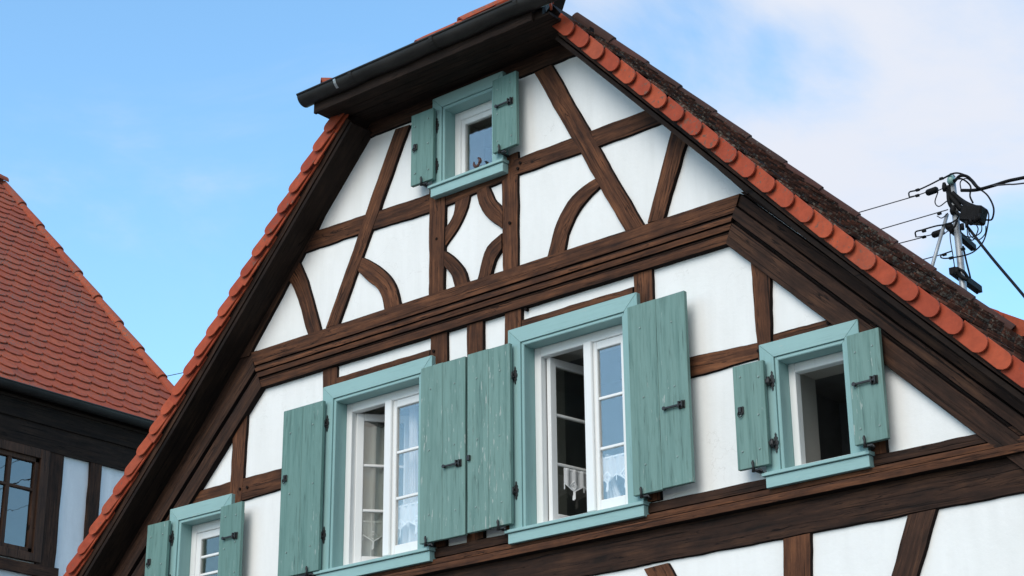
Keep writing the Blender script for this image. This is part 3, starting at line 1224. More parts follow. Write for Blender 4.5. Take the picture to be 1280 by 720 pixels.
def sash_mesh(w_, h_, ncol, nrow, st=.045, gb=.020, th=.036):
    """sash with glazing bars in local coordinates: x 0..w, y 0..th, z 0..h; returns frame bm and pane bm list"""
    bm = bmesh.new()
    bx(bm, 0, st, 0, th, 0, h_, .004)
    bx(bm, w_ - st, w_, 0, th, 0, h_, .004)
    bx(bm, st - .001, w_ - st + .001, .001, th - .001, 0, st * 1.15, .004)
    bx(bm, st - .001, w_ - st + .001, .001, th - .001, h_ - st, h_, .004)
    # inner bead
    gx0, gx1, gz0, gz1 = st, w_ - st, st * 1.15, h_ - st
    for i in range(1, nrow):
        z = gz0 + (gz1 - gz0) * i / nrow
        bx(bm, gx0 - .001, gx1 + .001, .006, th - .006, z - gb / 2, z + gb / 2, .004)
    panes = []
    for i in range(nrow):
        za, zb = gz0 + (gz1 - gz0) * i / nrow, gz0 + (gz1 - gz0) * (i + 1) / nrow
        p = bmesh.new()
        bx(p, gx0, gx1, th * .5 - .002, th * .5 + .002, za, zb)
        panes.append(p)
    return bm, panes


def place(bm, mtx):
    bm.transform(mtx)
    return bm


def window(key, sashes, frame_w=.045, deep=.06, mull=None, room_depth=1.25):
    x0, x1, z0, z1 = WIN[key]['r']
    c = CW[key]
    ix0, ix1, iz0, iz1 = x0 + c, x1 - c, z0, z1 - c
    # fixed white frame
    fx0, fx1, fz1 = ix0 + .012, ix1 - .012, iz1 - .045
    fb = bmesh.new()
    fy0, fy1 = deep, deep + .06
    fw = frame_w
    bx(fb, ix0 + .002, ix0 + .012 + fw, fy0, fy1, iz0 + .0, iz1 - .002, .004)
    bx(fb, ix1 - .012 - fw, ix1 - .002, fy0, fy1, iz0 + .0, iz1 - .002, .004)
    bx(fb, ix0 + .012 + fw - .001, ix1 - .012 - fw + .001, fy0 + .001, fy1, fz1 - fw + .02, iz1 - .003, .004)
    bx(fb, ix0 + .012 + fw - .001, ix1 - .012 - fw + .001, fy0 + .001, fy1 + .02, iz0 - .0, iz0 + .05, .004)
    win = obj('window', fb, M['white'], house)
    # casing: flat boards mitred at the top, moulded inner edge, jamb lining
    cb = bmesh.new()
    yb0, yb1 = -.058, -.002

    def quadprism(p, ya, yb_):
        a = [cb.verts.new((q[0], ya, q[1])) for q in p]
        b = [cb.verts.new((q[0], yb_, q[1])) for q in p]
        cb.faces.new(a)
        cb.faces.new(b[::-1])
        for i in range(4):
            cb.faces.new((a[i], b[i], b[(i + 1) % 4], a[(i + 1) % 4]))
    cc = c - .022
    for (xo, xi, sg) in ((x0, ix0, 1), (x1, ix1, -1)):
        cb = bmesh.new()
        quadprism([(xo, z0 - .02), (xo + sg * cc, z0 - .02), (xo + sg * cc, z1 - cc - .0006), (xo, z1 - .0006)], yb0, yb1)
        quadprism([(xo + sg * (cc + .002), z0 - .01), (xo + sg * c, z0 - .01), (xo + sg * c, z1 - c), (xo + sg * (cc + .002), z1 - cc - .002)], yb0 + .010, yb1)
        xs2 = sorted((xi - sg * .010, xi + sg * .002))
        bx(cb, xs2[0], xs2[1], yb0 + .012, fy0 + .055, iz0, iz1 + .004)
        bmesh.ops.bevel(cb, geom=[e for e in cb.edges if e.calc_length() > .02], offset=.0018, segments=1, affect='EDGES')
        obj('side_casing', cb, M['casing'], win)
    cb = bmesh.new()
    quadprism([(x0 + .0008, z1), (x1 - .0008, z1), (x1 - cc - .0008, z1 - cc), (x0 + cc + .0008, z1 - cc)], yb0, yb1)
    quadprism([(x0 + cc + .002, z1 - cc - .002), (x1 - cc - .002, z1 - cc - .002), (x1 - c, z1 - c), (x0 + c, z1 - c)], yb0 + .010, yb1)
    bx(cb, ix0, ix1, yb0 + .012, fy0 + .055, iz1 - .003, iz1 + .012)
    # drip cap
    bmesh.ops.bevel(cb, geom=[e for e in cb.edges if e.calc_length() > .02], offset=.0018, segments=1, affect='EDGES')
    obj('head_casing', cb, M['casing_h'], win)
    # sill: sloping ledge over an apron board
    sb = bmesh.new()
    xa_, xb_ = x0 - .012, x1 + .020
    ya = -.092
    add_hexa(sb, [(xa_, ya, z0 - .022), (xb_, ya, z0 - .022), (xb_, fy0 + .01, z0 - .022), (xa_, fy0 + .01, z0 - .022), (xa_, ya, z0 - .002), (xb_, ya, z0 - .002), (xb_, fy0 + .01, z0 + .012), (xa_, fy0 + .01, z0 + .012)])
    bx(sb, x0 + .006, x1 + .012, -.078, -.010, z0 - .092, z0 - .025)
    bmesh.ops.bevel(sb, geom=[e for e in sb.edges if e.calc_length() > .02], offset=.002, segments=1, affect='EDGES')
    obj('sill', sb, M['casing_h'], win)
    if mull:
        ml = bmesh.new()
        bx(ml, mull, mull + .068, fy0 - .012, fy0 + .03, iz0 + .045, fz1 - fw + .03, .006)
        obj('astragal', ml, M['white'], win)
    # sashes
    for (sx, sz, sw, sh, nrow, ang, gl, oy) in sashes:
        bm, panes = sash_mesh(sw, sh, 1, nrow, st=.055 if nrow == 3 else .045)
        mt = Matrix.Translation((sx, oy, sz)) @ Matrix.Rotation(R(ang), 4, 'Z')
        obj('sash', place(bm, mt), M['white'], win)
        for p in panes:
            obj('pane', place(p, mt), M[gl], win)
    # the opening through the thick wall and the dark room behind
    rv = bmesh.new()
    y0_, y1_ = fy1 + .002, fy1 + .30
    e = .03
    for a in (((ix0 - e, y0_, iz0), (ix0 - e, y1_, iz0), (ix0 - e, y1_, iz1), (ix0 - e, y0_, iz1)),
              ((ix1 + e, y0_, iz0), (ix1 + e, y1_, iz0), (ix1 + e, y1_, iz1), (ix1 + e, y0_, iz1)),
              ((ix0 - e, y0_, iz1), (ix1 + e, y0_, iz1), (ix1 + e, y1_, iz1), (ix0 - e, y1_, iz1)),
              ((ix0 - e, y0_, iz0), (ix1 + e, y0_, iz0), (ix1 + e, y1_, iz0), (ix0 - e, y1_, iz0))):
        rv.faces.new([rv.verts.new(p) for p in a])
    obj('reveal', rv, M['reveal'], win)
    rm = bmesh.new()
    xa_, xb_, za, zb, ya, yb_ = ix0 - .35, ix1 + .35, iz0 - .3, iz1 + .12, y1_, room_depth
    P_ = [(xa_, ya, za), (xb_, ya, za), (xb_, yb_, za), (xa_, yb_, za), (xa_, ya, zb), (xb_, ya, zb), (xb_, yb_, zb), (xa_, yb_, zb)]
    vv = [rm.verts.new(p) for p in P_]
    for a in ((0, 1, 2, 3), (4, 5, 6, 7), (1, 2, 6, 5), (2, 3, 7, 6), (3, 0, 4, 7)):
        rm.faces.new([vv[i] for i in a])
    obj('room', rm, M['room'], win)
    return win


# sash layouts: (x, z, width, height, rows, angle, glass, y)
x0, x1, z0, z1 = holes[2]
fw = .057
mx = -6.935
SZ = 4.585 + .05
SH = (z1 - .045 - .025) - SZ
w2 = window('W2', [(mx, SZ, (x1 - fw + .006) - mx, SH, 3, 0, 'glass', .070),
                   (x0 + fw + .045, SZ, .43, SH, 3, 80, 'glass_low', .10)], mull=-6.978)
x0, x1, z0, z1 = holes[1]
SH1 = (z1 - .045 - .025) - SZ
w1 = window('W1', [(-8.72, SZ, (x1 - fw + .006) + 8.72, SH1, 3, 0, 'glass', .070),
                   (x0 + fw + .012, SZ, .40, SH1, 3, 50, 'glass_low', .10)], mull=-8.765)
x0, x1, z0, z1 = holes[3]
w3 = window('W3', [], frame_w=.035)
x0, x1, z0, z1 = holes[4]
w4 = window('W4', [(x0 + fw - .012, 7.25, (x1 - fw + .012) - (x0 + fw - .012), z1 - .045 - .02 - 7.25, 1, 0, 'glass', .072)])
x0, x1, z0, z1 = holes[0]
w0 = window('W0', [(x0 + fw - .006, 4.60, (x1 - fw + .006) - (x0 + fw - .006), z1 - .045 - .025 - 4.60, 3, 0, 'glass_low', .070)])

# shutters  (hinge_side=+1: hinged at its right edge, lies left of its window)
shutter(-9.640, -9.232, 4.585, 5.826, 1, M['shutter'], 'ring', 11, 2, 0.8, latch_z=5.31, hz=(5.66, 4.84), cx=-9.226)
shutter(-8.275, -7.866, 4.612, 5.846, -1, M['shutter_worn'], 'bolt', 12, 2, 0, latch_z=5.105, hz=(5.66, 4.84), cx=-8.25)
shutter(-7.846, -7.472, 4.615, 5.846, 1, M['shutter_worn'], 'keeper', 13, 2, 0.5, latch_z=5.12, hz=(5.625, 4.84), cx=-7.462)
shutter(-6.500, -6.050, 4.622, 5.848, -1, M['shutter_worn'], 'bolt', 14, 2, -1.5, latch_z=5.12, hz=(5.62, 4.85), cx=-6.505)
shutter(-5.737, -5.523, 4.632, 5.276, 1, M['shutter_worn'], 'ring', 15, 1, 1, latch_z=4.99, hz=(5.145, 4.765), cx=-5.492)
shutter(-4.956, -4.742, 4.632, 5.284, -1, M['shutter_worn'], 'bolt', 16, 1, -2, latch_z=4.985, hz=(5.12, 4.76), cx=-4.945)
shutter(-8.394, -8.178, 7.263, 7.828, 1, M['shutter'], 'ring', 17, 1, 1, latch_z=7.56, hz=(7.70, 7.38), cx=-8.178)
shutter(-7.612, -7.384, 7.283, 7.850, -1, M['shutter'], 'bolt', 18, 1, -2, latch_z=7.63, hz=(7.75, 7.40), cx=-7.60)
shutter(-11.122, -10.880, 4.585, 5.222, 1, M['shutter'], 'ring', 19, 1, 1, latch_z=4.93, hz=(5.09, 4.75), cx=-10.872)
shutter(-10.288, -10.045, 4.60, 5.222, -1, M['shutter'], 'bolt', 20, 1, -2, latch_z=4.975, hz=(5.09, 4.75), cx=-10.27)


# ------------------------------------------------------------------ lace curtains (hang on the sashes)
def lace(label, ox, oy, oz_top, wd, ang, drop=.17, n_motif=2, seed=1, full=None):
    bm = bmesh.new()
    base = Matrix.Translation((ox, oy, oz_top)) @ Matrix.Rotation(R(ang), 4, 'Z')
    n = 28

    def P(x, z, dy=0):
        return base @ Vector((x, math.sin(x * 95 + seed) * .006 + dy, z))
    # sheer cloth (material 0), with points between the motifs
    top, bot = [], []
    for i in range(n + 1):
        x = wd * i / n
        ph = (x / wd * n_motif) % 1.0
        e = -drop + .045 * abs(ph - .5) * 2
        if full:
            e = -full
        top.append(bm.verts.new(P(x, 0)))
        bot.append(bm.verts.new(P(x, e)))
    for i in range(n):
        bm.faces.new((top[i], top[i + 1], bot[i + 1], bot[i]))
    # crochet border: diamonds, zigzag and tassels in solid thread

    def strip(a, b, w_=.006):
        a, b = Vector(a), Vector(b)
        d = (b - a).normalized()
        q = Vector((-d.y, d.x))
        vv = [P(*(a + q * w_), -.004), P(*(b + q * w_), -.004), P(*(b - q * w_), -.004), P(*(a - q * w_), -.004)]
        f = bm.faces.new([bm.verts.new(p) for p in vv])
        f.material_index = 1
    mw = wd / n_motif
    for i in range(n_motif):
        cx = mw * (i + .5)
        cz = -drop + .035
        for rr in (.034, .018):
            for a, b in (((rr, 0), (0, rr * 1.1)), ((0, rr * 1.1), (-rr, 0)), ((-rr, 0), (0, -rr * 1.1)), ((0, -rr * 1.1), (rr, 0))):
                strip((cx + a[0], cz + a[1]), (cx + b[0], cz + b[1]), .0035 if rr < .03 else .005)
        strip((cx, cz - .034), (cx, cz - .085), .007)
        strip((cx - .004, cz - .060), (cx - .006, cz - .092), .006)
        strip((cx, cz - .034), (cx - mw * .5, cz + .012), .004)
        strip((cx, cz - .034), (cx + mw * .5, cz + .012), .004)
        strip((cx - mw * .5, cz + .012), (cx - mw * .5, cz - .03), .004)
    strip((0, -.006), (wd, -.006), .006)
    o = obj_at('lace_curtain', bm, [M['lace'], M['lace_solid']], base @ Vector((0, 0, 0)))
    tag(o, label, 'curtain', 'lace curtains in the two big windows')
    return o


gx1 = holes[2][1] - fw + .006
lace('white lace border with diamond motifs behind the closed right sash of the right big window', mx + .008, .112, 4.985, .285, 0, .17, 2, 1)
lace('small lace border on the inward open sash of the right big window', holes[2][0] + fw + .110, .150, 4.995, .32, 80, .15, 2, 2)
lace('white lace border behind the closed sash of the left big window', -8.722, .112, 4.985, .30, 0, .17, 2, 3)
lace('small lace border on the half open sash of the left big window', holes[1][0] + fw + .030, .165, 4.96, .30, 50, .15, 2, 4)


def drape(name_label, ox, oy, zt, zb, wt, wbot, seed, ang=0):
    bm = bmesh.new()
    n, m_ = 22, 14
    g_ = []
    for j in range(m_ + 1):
        t = j / m_
        row = []
        for i in range(n + 1):
            s = i / n
            x = ox + s * (wt + (wbot - wt) * t ** 1.5)
            row.append(bm.verts.new((x, oy + .018 * math.sin(s * 26 + seed + t) + .006 * math.sin(s * 60), zt + (zb - zt) * t)))
        g_.append(row)
    for a, b in zip(g_, g_[1:]):
        for k in range(n):
            f = bm.faces.new((a[k], a[k + 1], b[k + 1], b[k]))
            f.smooth = True
    bmesh.ops.rotate(bm, verts=bm.verts, cent=(ox, oy, 0), matrix=Matrix.Rotation(R(ang), 3, 'Z'))
    o = obj_at('net_curtain', bm, M['lace'], (ox, oy, zt))
    return tag(o, name_label, 'curtain')


drape('sheer white curtain hanging straight behind the left big window', -8.72, .17, 5.02, 4.64, .31, .31, 1)
drape('narrow sheer curtain drawn aside behind the closed sash of the left big window', -8.66, .20, 5.73, 5.02, .06, .09, 7)
drape('sheer white curtain gathered low behind the right big window', -6.90, .17, 5.02, 4.64, .02, .15, 2)
drape('pale curtain behind the panes of the small lower left window', -10.62, .20, 5.14, 4.60, .26, .26, 3)

drape('grey sheer net stretched behind the half open sash of the left big window', holes[1][0] + fw + .02, .17, 5.66, 4.64, .34, .34, 5, 50)

# small curled ornament standing in the top window
p = F(597, 206, .055)
om = bmesh.new()
tube(om, bez((p.x - .03, .05, p.z + .03), (p.x - .035, .05, p.z - .02), (p.x + .01, .05, p.z - .03), (p.x + .02, .05, p.z + .01), 8), [.004, .008, .011, .013, .013, .012, .011, .009, .008], 8)
tube(om, bez((p.x + .02, .05, p.z + .005), (p.x + .035, .05, p.z + .02), (p.x + .03, .05, p.z + .045), (p.x + .005, .05, p.z + .05), 8), [.010, .012, .013, .013, .012, .010, .008, .006, .004], 8)
tube(om, [(p.x, .05, 7.238), (p.x, .05, p.z - .01)], .004, 6)
tag(obj_at('ornament', om, M['ornament'], (p.x, .05, 7.238)), 'small dark brown curled ornament standing on the sill of the top window', 'ornament')

# ------------------------------------------------------------------ rear wing with its flatter roof
annex = thing('rear_wing', 'low rear wing behind the gable with a flat red tiled verge beside the mast', 'house', (-6.0, 4, 0))
yv2 = 1.75
va, vb = F(1196, 371, yv2), F(1280, 402, yv2)
sl = (vb - va) / (vb.x - va.x)
pa = va - sl * .45
pa2 = va + sl * 3.2
ab = bmesh.new()
nz_ = Vector((-sl.z, 0, 1)).normalized()
apex = pa - sl * 1.6
add_hexa(ab, [p + nz_ * q + Vector((0, yy, 0)) for q in (-.12, -.04) for p, yy in ((pa, .02), (pa2, .02), (pa2, 7), (pa, 7))])
ar = obj('roof', ab, M['timber_black'], annex)
tile_field('roof_tiles', pa + Vector((0, .08, 0)) - nz_ * .04, Vector((0, 1, 0)), sl, 34, int((pa2 - pa).length / .155), lambda c: True, M['oldtile'], ar, n_out=nz_)
verge_row(1, M['verge'], ar, spacing=.215, zmin=1, zmax=12, height=.112, yv=yv2, prof=[pa, pa2])
wb = bmesh.new()
bx(wb, pa.x, pa2.x - .4, yv2 + .3, yv2 + 6.6, 0, pa2.z - .2)
obj('wall', wb, M['plaster'], annex)

# ------------------------------------------------------------------ neighbouring house on the left
NX = -16.0
nb = thing('half_timbered_house', 'darker neighbouring house on the left with a large red tiled roof and brown window', 'house', (-18.5, 2, 0))
nw = bmesh.new()
wy0, wy1 = -3.5, 4.45
WTL, WBR = FX(0, 556, NX), FX(60, 571, NX)
win_y0, win_y1, win_z0, win_z1 = .80, 2.40, 6.12, 7.325
xs_y = [wy0, win_y0 + .09, win_y1 - .09, wy1]
zs_ = [0, 3, win_z0 + .09, win_z1 - .09, 7.95]
for i in range(3):
    for j in range(4):
        if i == 1 and j == 2:
            continue
        a, b, c_, d_ = xs_y[i], xs_y[i + 1], zs_[j], zs_[j + 1]
        nw.faces.new([nw.verts.new(q) for q in ((NX, a, c_), (NX, b, c_), (NX, b, d_), (NX, a, d_))])
nw.faces.new([nw.verts.new(q) for q in ((NX, wy1, 0), (NX - 9, wy1, 0), (NX - 9, wy1, 7.95), (NX - 4.5, wy1, 12.4), (NX, wy1, 7.95))])
nw.faces.new([nw.verts.new(q) for q in ((NX, wy0, 0), (NX - 9, wy0, 0), (NX - 9, wy0, 7.95), (NX - 4.5, wy0, 12.4), (NX, wy0, 7.95))])
nw.faces.new([nw.verts.new(q) for q in ((NX - 9, wy1, 0), (NX - 9, wy0, 0), (NX - 9, wy0, 7.95), (NX - 9, wy1, 7.95))])
obj('wall', nw, M['plaster_grey'], nb)


def side_timber(name, y0, y1, z0, z1, m='timber_dark', px=.03, top_dy=0):
    bm = bmesh.new()
    uvl = bm.loops.layers.uv.new('UVMap')
    vert = (z1 - z0) > (y1 - y0)
    n = 24
    rows = []
    for i in range(n + 1):
        t = i / n
        w1_, w2_ = (noise.noise(Vector((t * 9, y0 * 7, z0))) * .012, noise.noise(Vector((t * 9, y0 * 7, z0 + 40))) * .012)
        if vert:
            z = z0 + (z1 - z0) * t
            a, b = (y0 + w1_, z), (y1 + w2_, z)
        else:
            y = y0 + (y1 - y0) * t
            a, b = (y, z0 + w1_), (y, z1 + w2_)
        rows.append([bm.verts.new((NX - .01, *a)), bm.verts.new((NX + px, *a)), bm.verts.new((NX + px, *b)), bm.verts.new((NX - .01, *b))])
    for ra, rb in zip(rows, rows[1:]):
        for k in range(3):
            f = bm.faces.new((ra[k], ra[k + 1], rb[k + 1], rb[k]))
            for lp in f.loops:
                cco = lp.vert.co
                lp[uvl].uv = (cco.z, cco.y) if vert else (cco.y, cco.z)
    bm.faces.new(rows[0])
    bm.faces.new(rows[-1][::-1])
    return obj(name, bm, M[m], nb)


side_timber('beam', wy0, wy1, 7.33, 7.60, 'timber_black', .040)
side_timber('beam', wy0, wy1, 7.60, 7.97, 'timber_black', .060)
ZS = 6.12
side_timber('beam', wy0, 2.62, 5.985, 6.10, 'timber_dark', .055)
side_timber('post', 2.34, 2.585, 5.2, 7.34, 'timber_dark', .030)
side_timber('post', 2.94, 3.09, 5.2, 7.34, 'timber_dark', .034)
side_timber('post', 3.9, 4.08, 5.2, 7.34, 'timber_dark', .034)
side_timber('post', .86, 1.08, 5.2, 7.34, 'timber_dark', .034)
side_timber('beam', wy0, wy1, 5.0, 5.25, 'timber_dark', .046)
# brown window with six panes each leaf
nm = bmesh.new()


def bxn(bm, x0_, x1_, y0, y1, z0, z1, b=.004):
    bx(bm, NX + x0_, NX + x1_, y0, y1, z0, z1, b)


bxn(nm, -.06, .045, win_y0, win_y0 + .11, win_z0, win_z1)
bxn(nm, -.06, .045, win_y1 - .11, win_y1, win_z0, win_z1)
bxn(nm, -.06, .045, win_y0 + .11, win_y1 - .11, win_z1 - .10, win_z1)
bxn(nm, -.06, .045, win_y0 + .11, win_y1 - .11, win_z0, win_z0 + .09)
uvl = nm.loops.layers.uv.new('UVMap')
for f in nm.faces:
    for lp in f.loops:
        lp[uvl].uv = (lp.vert.co.z, lp.vert.co.y)
nwin = obj('window', nm, M['brownpaint'], nb)
sm_ = bmesh.new()
gy0, gy1, gz0, gz1 = win_y0 + .11, win_y1 - .11, win_z0 + .09, win_z1 - .10
bxn(sm_, -.05, .018, gy0, gy0 + .05, gz0, gz1)
bxn(sm_, -.05, .018, gy1 - .05, gy1, gz0, gz1)
bxn(sm_, -.05, .018, gy0, gy1, gz0, gz0 + .05)
bxn(sm_, -.05, .018, gy0, gy1, gz1 - .05, gz1)
myy = (gy0 + gy1) / 2
bxn(sm_, -.05, .016, myy - .03, myy + .03, gz0, gz1)
for yy in (1.27, 1.93):
    bxn(sm_, -.045, .012, yy - .024, yy + .024, gz0, gz1)
for zz in (gz0 + (gz1 - gz0) * .66,):
    bxn(sm_, -.045, .010, gy0, gy1, zz - .015, zz + .015)
uvl = sm_.loops.layers.uv.new('UVMap')
for f in sm_.faces:
    for lp in f.loops:
        lp[uvl].uv = (lp.vert.co.z, lp.vert.co.y)
obj('sash', sm_, M['brownpaint'], nwin)
gm = bmesh.new()
bxn(gm, -.020, -.014, gy0, gy1, gz0, gz1, 0)
obj('pane', gm, M['glass_blue'], nwin)
rm = bmesh.new()
vv = [rm.verts.new(q) for q in ((NX - .08, gy0 - .1, gz0 - .1), (NX - 1.2, gy0 - .1, gz0 - .1), (NX - 1.2, gy1 + .1, gz0 - .1), (NX - .08, gy1 + .1, gz0 - .1), (NX - .08, gy0 - .1, gz1 + .1), (NX - 1.2, gy0 - .1, gz1 + .1), (NX - 1.2, gy1 + .1, gz1 + .1), (NX - .08, gy1 + .1, gz1 + .1))]
for a in ((0, 1, 2, 3), (4, 5, 6, 7), (0, 1, 5, 4), (1, 2, 6, 5), (2, 3, 7, 6)):
    rm.faces.new([vv[i] for i in a])
obj('room', rm, M['room'], nwin)

# its roof
rs = bmesh.new()
EX, EZ = NX + .10, 7.93
RA = 45
dS = Vector((math.cos(R(RA)), 0, -math.sin(R(RA))))
top = Vector((EX, 0, EZ)) - dS * 6.5
nN = Vector((math.sin(R(RA)), 0, math.cos(R(RA))))
YE = 4.50
add_hexa(rs, [q + nN * h + Vector((0, yy, 0)) for h in (-.10, 0) for q, yy in ((Vector((EX, 0, EZ)), wy0 - .2), (top, wy0 - .2), (top, YE), (Vector((EX, 0, EZ)), YE))])
obj_near = rs
rs = bmesh.new()
# far slope
t2 = top + Vector((-6.5 * math.cos(R(RA)), 0, -6.5 * math.sin(R(RA))))
nN2 = Vector((-nN.x, 0, nN.z))
add_hexa(rs, [q + nN2 * h + Vector((0, yy, 0)) for h in (-.10, 0) for q, yy in ((t2, wy0 - .2), (top, wy0 - .2), (top, YE), (t2, YE))])
nr = obj('roof', obj_near, M['timber_black'], nb)
obj('rear_roof_slope', rs, M['timber_black'], nb)
tile_field('roof_tiles', Vector((top.x, wy0 - .1, top.z)) + nN * .004, Vector((0, 1, 0)), dS, 44, 42, lambda c: c.y < YE - .06 and c.z > EZ - .04, M['redtile'], nr, wd=.236, ex=.198, jit=.004, n_out=nN)
capA = Vector((EX + .02, YE - .02, EZ + .0)) + nN * .03
capB = Vector((top.x, YE - .02, top.z)) + nN * .03
caps('ridge_tiles', capA - nN * .02, capB - nN * .02, .065, .60, M['redtile'], nr, nN)
caps('ridge_tiles', Vector((top.x, wy0 - .2, top.z + .04)), Vector((top.x, YE, top.z + .04)), .1, .36, M['redtile'], nr, Vector((0, 0, 1)))
# gutter of the neighbour
gm = bmesh.new()
K = 10
prev = None
for yy in (wy0 - .2, 0, 2, YE - .05):
    rg = [gm.verts.new((EX + .06 - math.cos(math.pi * k / K) * .075, yy, EZ - .03 - math.sin(math.pi * k / K) * .075)) for k in range(K + 1)]
    if prev:
        for k in range(K):
            gm.faces.new((prev[k], prev[k + 1], rg[k + 1], rg[k])).smooth = True
    prev = rg
gm.faces.new(prev)
tube(gm, [(EX + .06 + .075, wy0 - .2, EZ - .03), (EX + .06 + .075, YE - .05, EZ - .03)], .008, 6)
obj('gutter', gm, M['gutter'], nb)
fb = bmesh.new()
bx(fb, NX - .02, EX - .02, wy0 - .1, YE - .02, EZ - .14, EZ - .11)
obj('soffit', fb, M['timber_black'], nb)

# ------------------------------------------------------------------ roof mast with its wiring
PY = 3.0


def Q(u, v, dy=0.0):
    return F(u, v, PY + dy)


def zq(x, y, s=4.0):
    """crop coordinates of the mast survey"""
    return (1060 + x / s, 200 + y / s)


mast = thing('utility_mast', 'grey steel roof mast with crossarms, insulators and tangled black cables behind the roof', 'mast', tuple(Q(1203, 352)))
pm = bmesh.new()
ptop, pbot = Q(1187.5, 222), Q(1203, 350)
ptop = Vector((pbot.x, PY, ptop.z))
tube(pm, [Vector((pbot.x, PY, 5.6)), ptop], .027, 12)
tube(pm, [ptop, ptop + Vector((0, 0, .03))], [.030, .012], 12)
obj('pole', pm, M['steel'], mast)
sm_ = bmesh.new()
a, b = Q(1184, 268), Q(1166, 330, -.15)
tube(sm_, [a, b + (b - a) * .5], .014, 8)
obj('strut', sm_, M['steel'], mast)
for (c0, c1, th) in (((512, 338), (628, 440), .022), ((535, 562), (655, 650), .026)):
    a, b = Q(*zq(*c0)), Q(*zq(*c1))
    # the arm points away from the gable: keep it level
    b = F(*zq(*c1), PY + .55)
    for it in range(40):
        yy = b.y + (a.z - b.z) * .9
        b = F(*zq(*c1), yy)
    am = bmesh.new()
    d = (b - a).normalized()
    sx, sy = frame_axes(d)
    add_hexa(am, [p + sx * i + sy * j for p in (a - d * .05, b) for i, j in ((-th, -th), (th, -th), (th, th), (-th, th))])
    for q in (.12, .5, .9):
        c = a.lerp(b, q)
        tube(am, [c - sy * th * 1.8, c + sy * th * 1.8], .008, 6)
    o = obj('crossarm', am, M['rubber'], mast)
for cpt in ((420, 156), (450, 367)):
    p = Q(*zq(*cpt))
    im = bmesh.new()
    dx = Vector((1, 0, .05)).normalized()
    tube(im, [p - dx * .048, p - dx * .036, p + dx * .036, p + dx * .048], [.018, .026, .026, .018], 10)
    obj('insulator', im, M['rubber'], mast)
for cpt, sz in (((515, 100), .032), ((482, 135), .02), ((525, 250), .026), ((517, 345), .02), ((545, 560), .030)):
    p = Q(*zq(*cpt), -.03)
    im = bmesh.new()
    tube(im, [p + Vector((0, 0, -.035)), p + Vector((0, 0, -.01)), p + Vector((0, 0, .012)), p + Vector((0, 0, .035))], [sz * .7, sz, sz * .9, sz * .6], 10)
    obj('insulator', im, M['porcelain'] if sz == .032 else M['rubber'], mast)
# junction box and cable bundle
jb = bmesh.new()
a, b = Q(*zq(575, 300)), Q(*zq(685, 285))
c = Q(*zq(628, 275), -.05)
bx(jb, c.x - .085, c.x + .085, c.y - .06, c.y + .06, c.z - .065, c.z + .065, .012, rot=Matrix.Rotation(R(20), 3, 'Y'), piv=c)
for i in range(5):
    q = c + Vector((-.07 + .035 * i, -.06, -.07 + .01 * i))
    tube(jb, [q, q + Vector((0, 0, -.05))], .013, 7)
obj('junction_box', jb, M['rubber'], mast)
cb = bmesh.new()
rnd = random.Random(5)


def cz(points, r=.006, dy=-.05):
    pts = [Q(*zq(x, y), dy + rnd.uniform(-.03, .03)) for x, y in points]
    tube(cb, smoothline(pts, 7), r, 6)


cz([(500, 130), (512, 180), (540, 215), (570, 250)], .024, -.03)
cz([(520, 165), (560, 200), (600, 225), (640, 240)], .022, -.03)
cz([(500, 150), (505, 210), (530, 250), (590, 300)], .014, -.05)
cz([(470, 95), (540, 65), (610, 90), (655, 140), (700, 180), (728, 240), (720, 295), (690, 300)], .007)
cz([(530, 110), (560, 80), (600, 85), (640, 130), (670, 150)], .012)
cz([(525, 100), (570, 95), (612, 130), (610, 180), (625, 215)], .007)
cz([(450, 160), (435, 210), (455, 232), (495, 205)], .0045)
cz([(565, 150), (562, 110), (590, 92), (618, 110)], .0045)
cz([(660, 230), (700, 260), (700, 320), (680, 400), (640, 450), (590, 475), (510, 490), (470, 490), (468, 475), (520, 455)], .0055)
cz([(560, 320), (570, 370), (620, 385), (665, 360), (668, 315)], .0045)
cz([(600, 330), (610, 375), (650, 400), (685, 370), (690, 330)], .0045)
cz([(340, 385), (338, 360), (370, 350), (440, 330), (500, 320), (540, 300), (555, 280)], .006)
cz([(345, 385), (400, 378), (440, 365)], .004)
cz([(305, 180), (308, 160), (350, 150), (400, 128), (465, 95)], .006)
cz([(305, 185), (350, 175), (400, 158)], .004)
cz([(445, 155), (480, 140), (500, 135)], .004)
cz([(445, 280), (470, 290), (500, 265)], .004)
cz([(575, 430), (590, 500), (605, 560), (612, 590)], .007)
cz([(510, 345), (512, 400), (525, 480), (535, 550)], .004)
cz([(545, 300), (535, 330), (520, 345)], .008)
cz([(640, 320), (650, 350), (625, 400), (600, 380), (595, 330)], .0045)
cz([(478, 372), (505, 350)], .004)
cz([(600, 590), (580, 560), (555, 545)], .012)
cz([(540, 555), (560, 580), (600, 600)], .016)
obj('cable_bundle', cb, M['rubber'], mast)
for x, y in ((347, 178), (348, 150), (380, 385), (380, 355), (457, 268), (482, 473), (515, 490), (467, 93), (575, 445)):
    p = Q(*zq(x, y), -.05)
    cl = bmesh.new()
    bx(cl, p.x - .016, p.x + .016, p.y - .01, p.y + .01, p.z - .009, p.z + .009, .002)
    obj('clamp', cl, M['rubber'], mast)


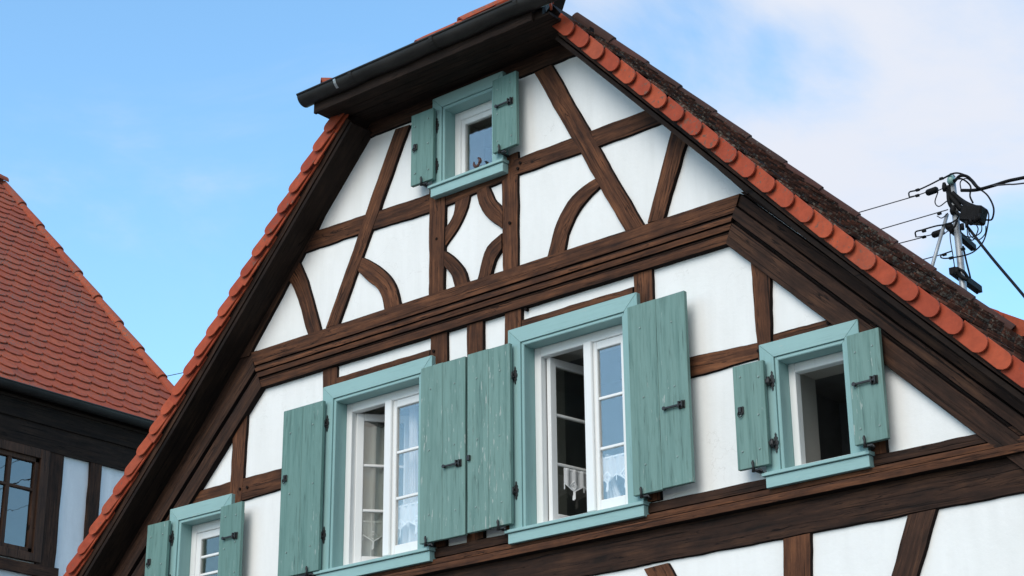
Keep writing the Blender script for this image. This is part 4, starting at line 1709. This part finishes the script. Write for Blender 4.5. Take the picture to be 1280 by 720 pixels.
# overhead wires
def wire(name, label, pts, r, group=None, sag=0.0, n=24):
    bm = bmesh.new()
    a, b = Vector(pts[0]), Vector(pts[-1])
    if len(pts) == 2:
        P_ = [a.lerp(b, i / n) - Vector((0, 0, sag * 4 * (i / n) * (1 - i / n))) for i in range(n + 1)]
    else:
        ext = (Vector(pts[-1]) - Vector(pts[-2])).normalized() * (14 if r != .011 else 5)
        P_ = smoothline([Vector(p) for p in pts], 8) + [Vector(pts[-1]) + ext]
    tube(bm, P_, r, 6)
    bm2 = bm
    o = obj_at(name, bm2, M['rubber'] if r > .008 else M['wire'], tuple(a))
    return tag(o, label, 'cable', group)


for (s0, s1, lab) in (((345, 178), (55, 262), 'topmost thin wire running left from the mast down behind the roof'),
                      ((500, 248), (175, 343), 'second thin wire from the top running left from the mast'),
                      ((380, 385), (275, 412), 'third thin wire from the top running left from the mast behind the roof'),
                      ((470, 472), (385, 495), 'lowest thin wire running left from the mast just above the roof')):
    a = Q(*zq(*s0), -.05)
    b = F(*zq(*s1), PY - .02)
    d = (b - a).normalized()
    wire('overhead_wire', lab, [a, a + d * 9.0], .0042, 'thin wires running left from the mast')
wa, wb_ = F(202, 471.5, 6.0), F(226, 466.5, 6.0)
d = (wb_ - wa).normalized()
wire('overhead_wire', 'thin wire crossing the gap of sky between the neighbouring roof and the gable', [wa - d * 3, wa + d * 3], .005)
a = Q(*zq(565, 152), -.05)
wire('service_cable', 'thick black twisted cable leaving the mast to the right', [a, Q(*zq(640, 150), -.05), Q(*zq(720, 130), -.05), Q(*zq(800, 105), -.05), Q(*zq(880, 88), -.05), Q(*zq(1300, 0), -.05)], .013)
wire('service_cable', 'lighter cable running just below the thick cable right of the mast', [Q(*zq(725, 128), -.09), Q(*zq(800, 122), -.09), Q(*zq(880, 116), -.09), Q(*zq(1300, 60), -.09)], .006)
cb = bmesh.new()
wire('service_cable', 'black cable dropping steeply to the right from the junction box', [Q(*zq(598, 335), -.05), Q(*zq(720, 490), -.25), Q(*zq(880, 680), -.55), Q(*zq(1040, 880), -.95)], .011)
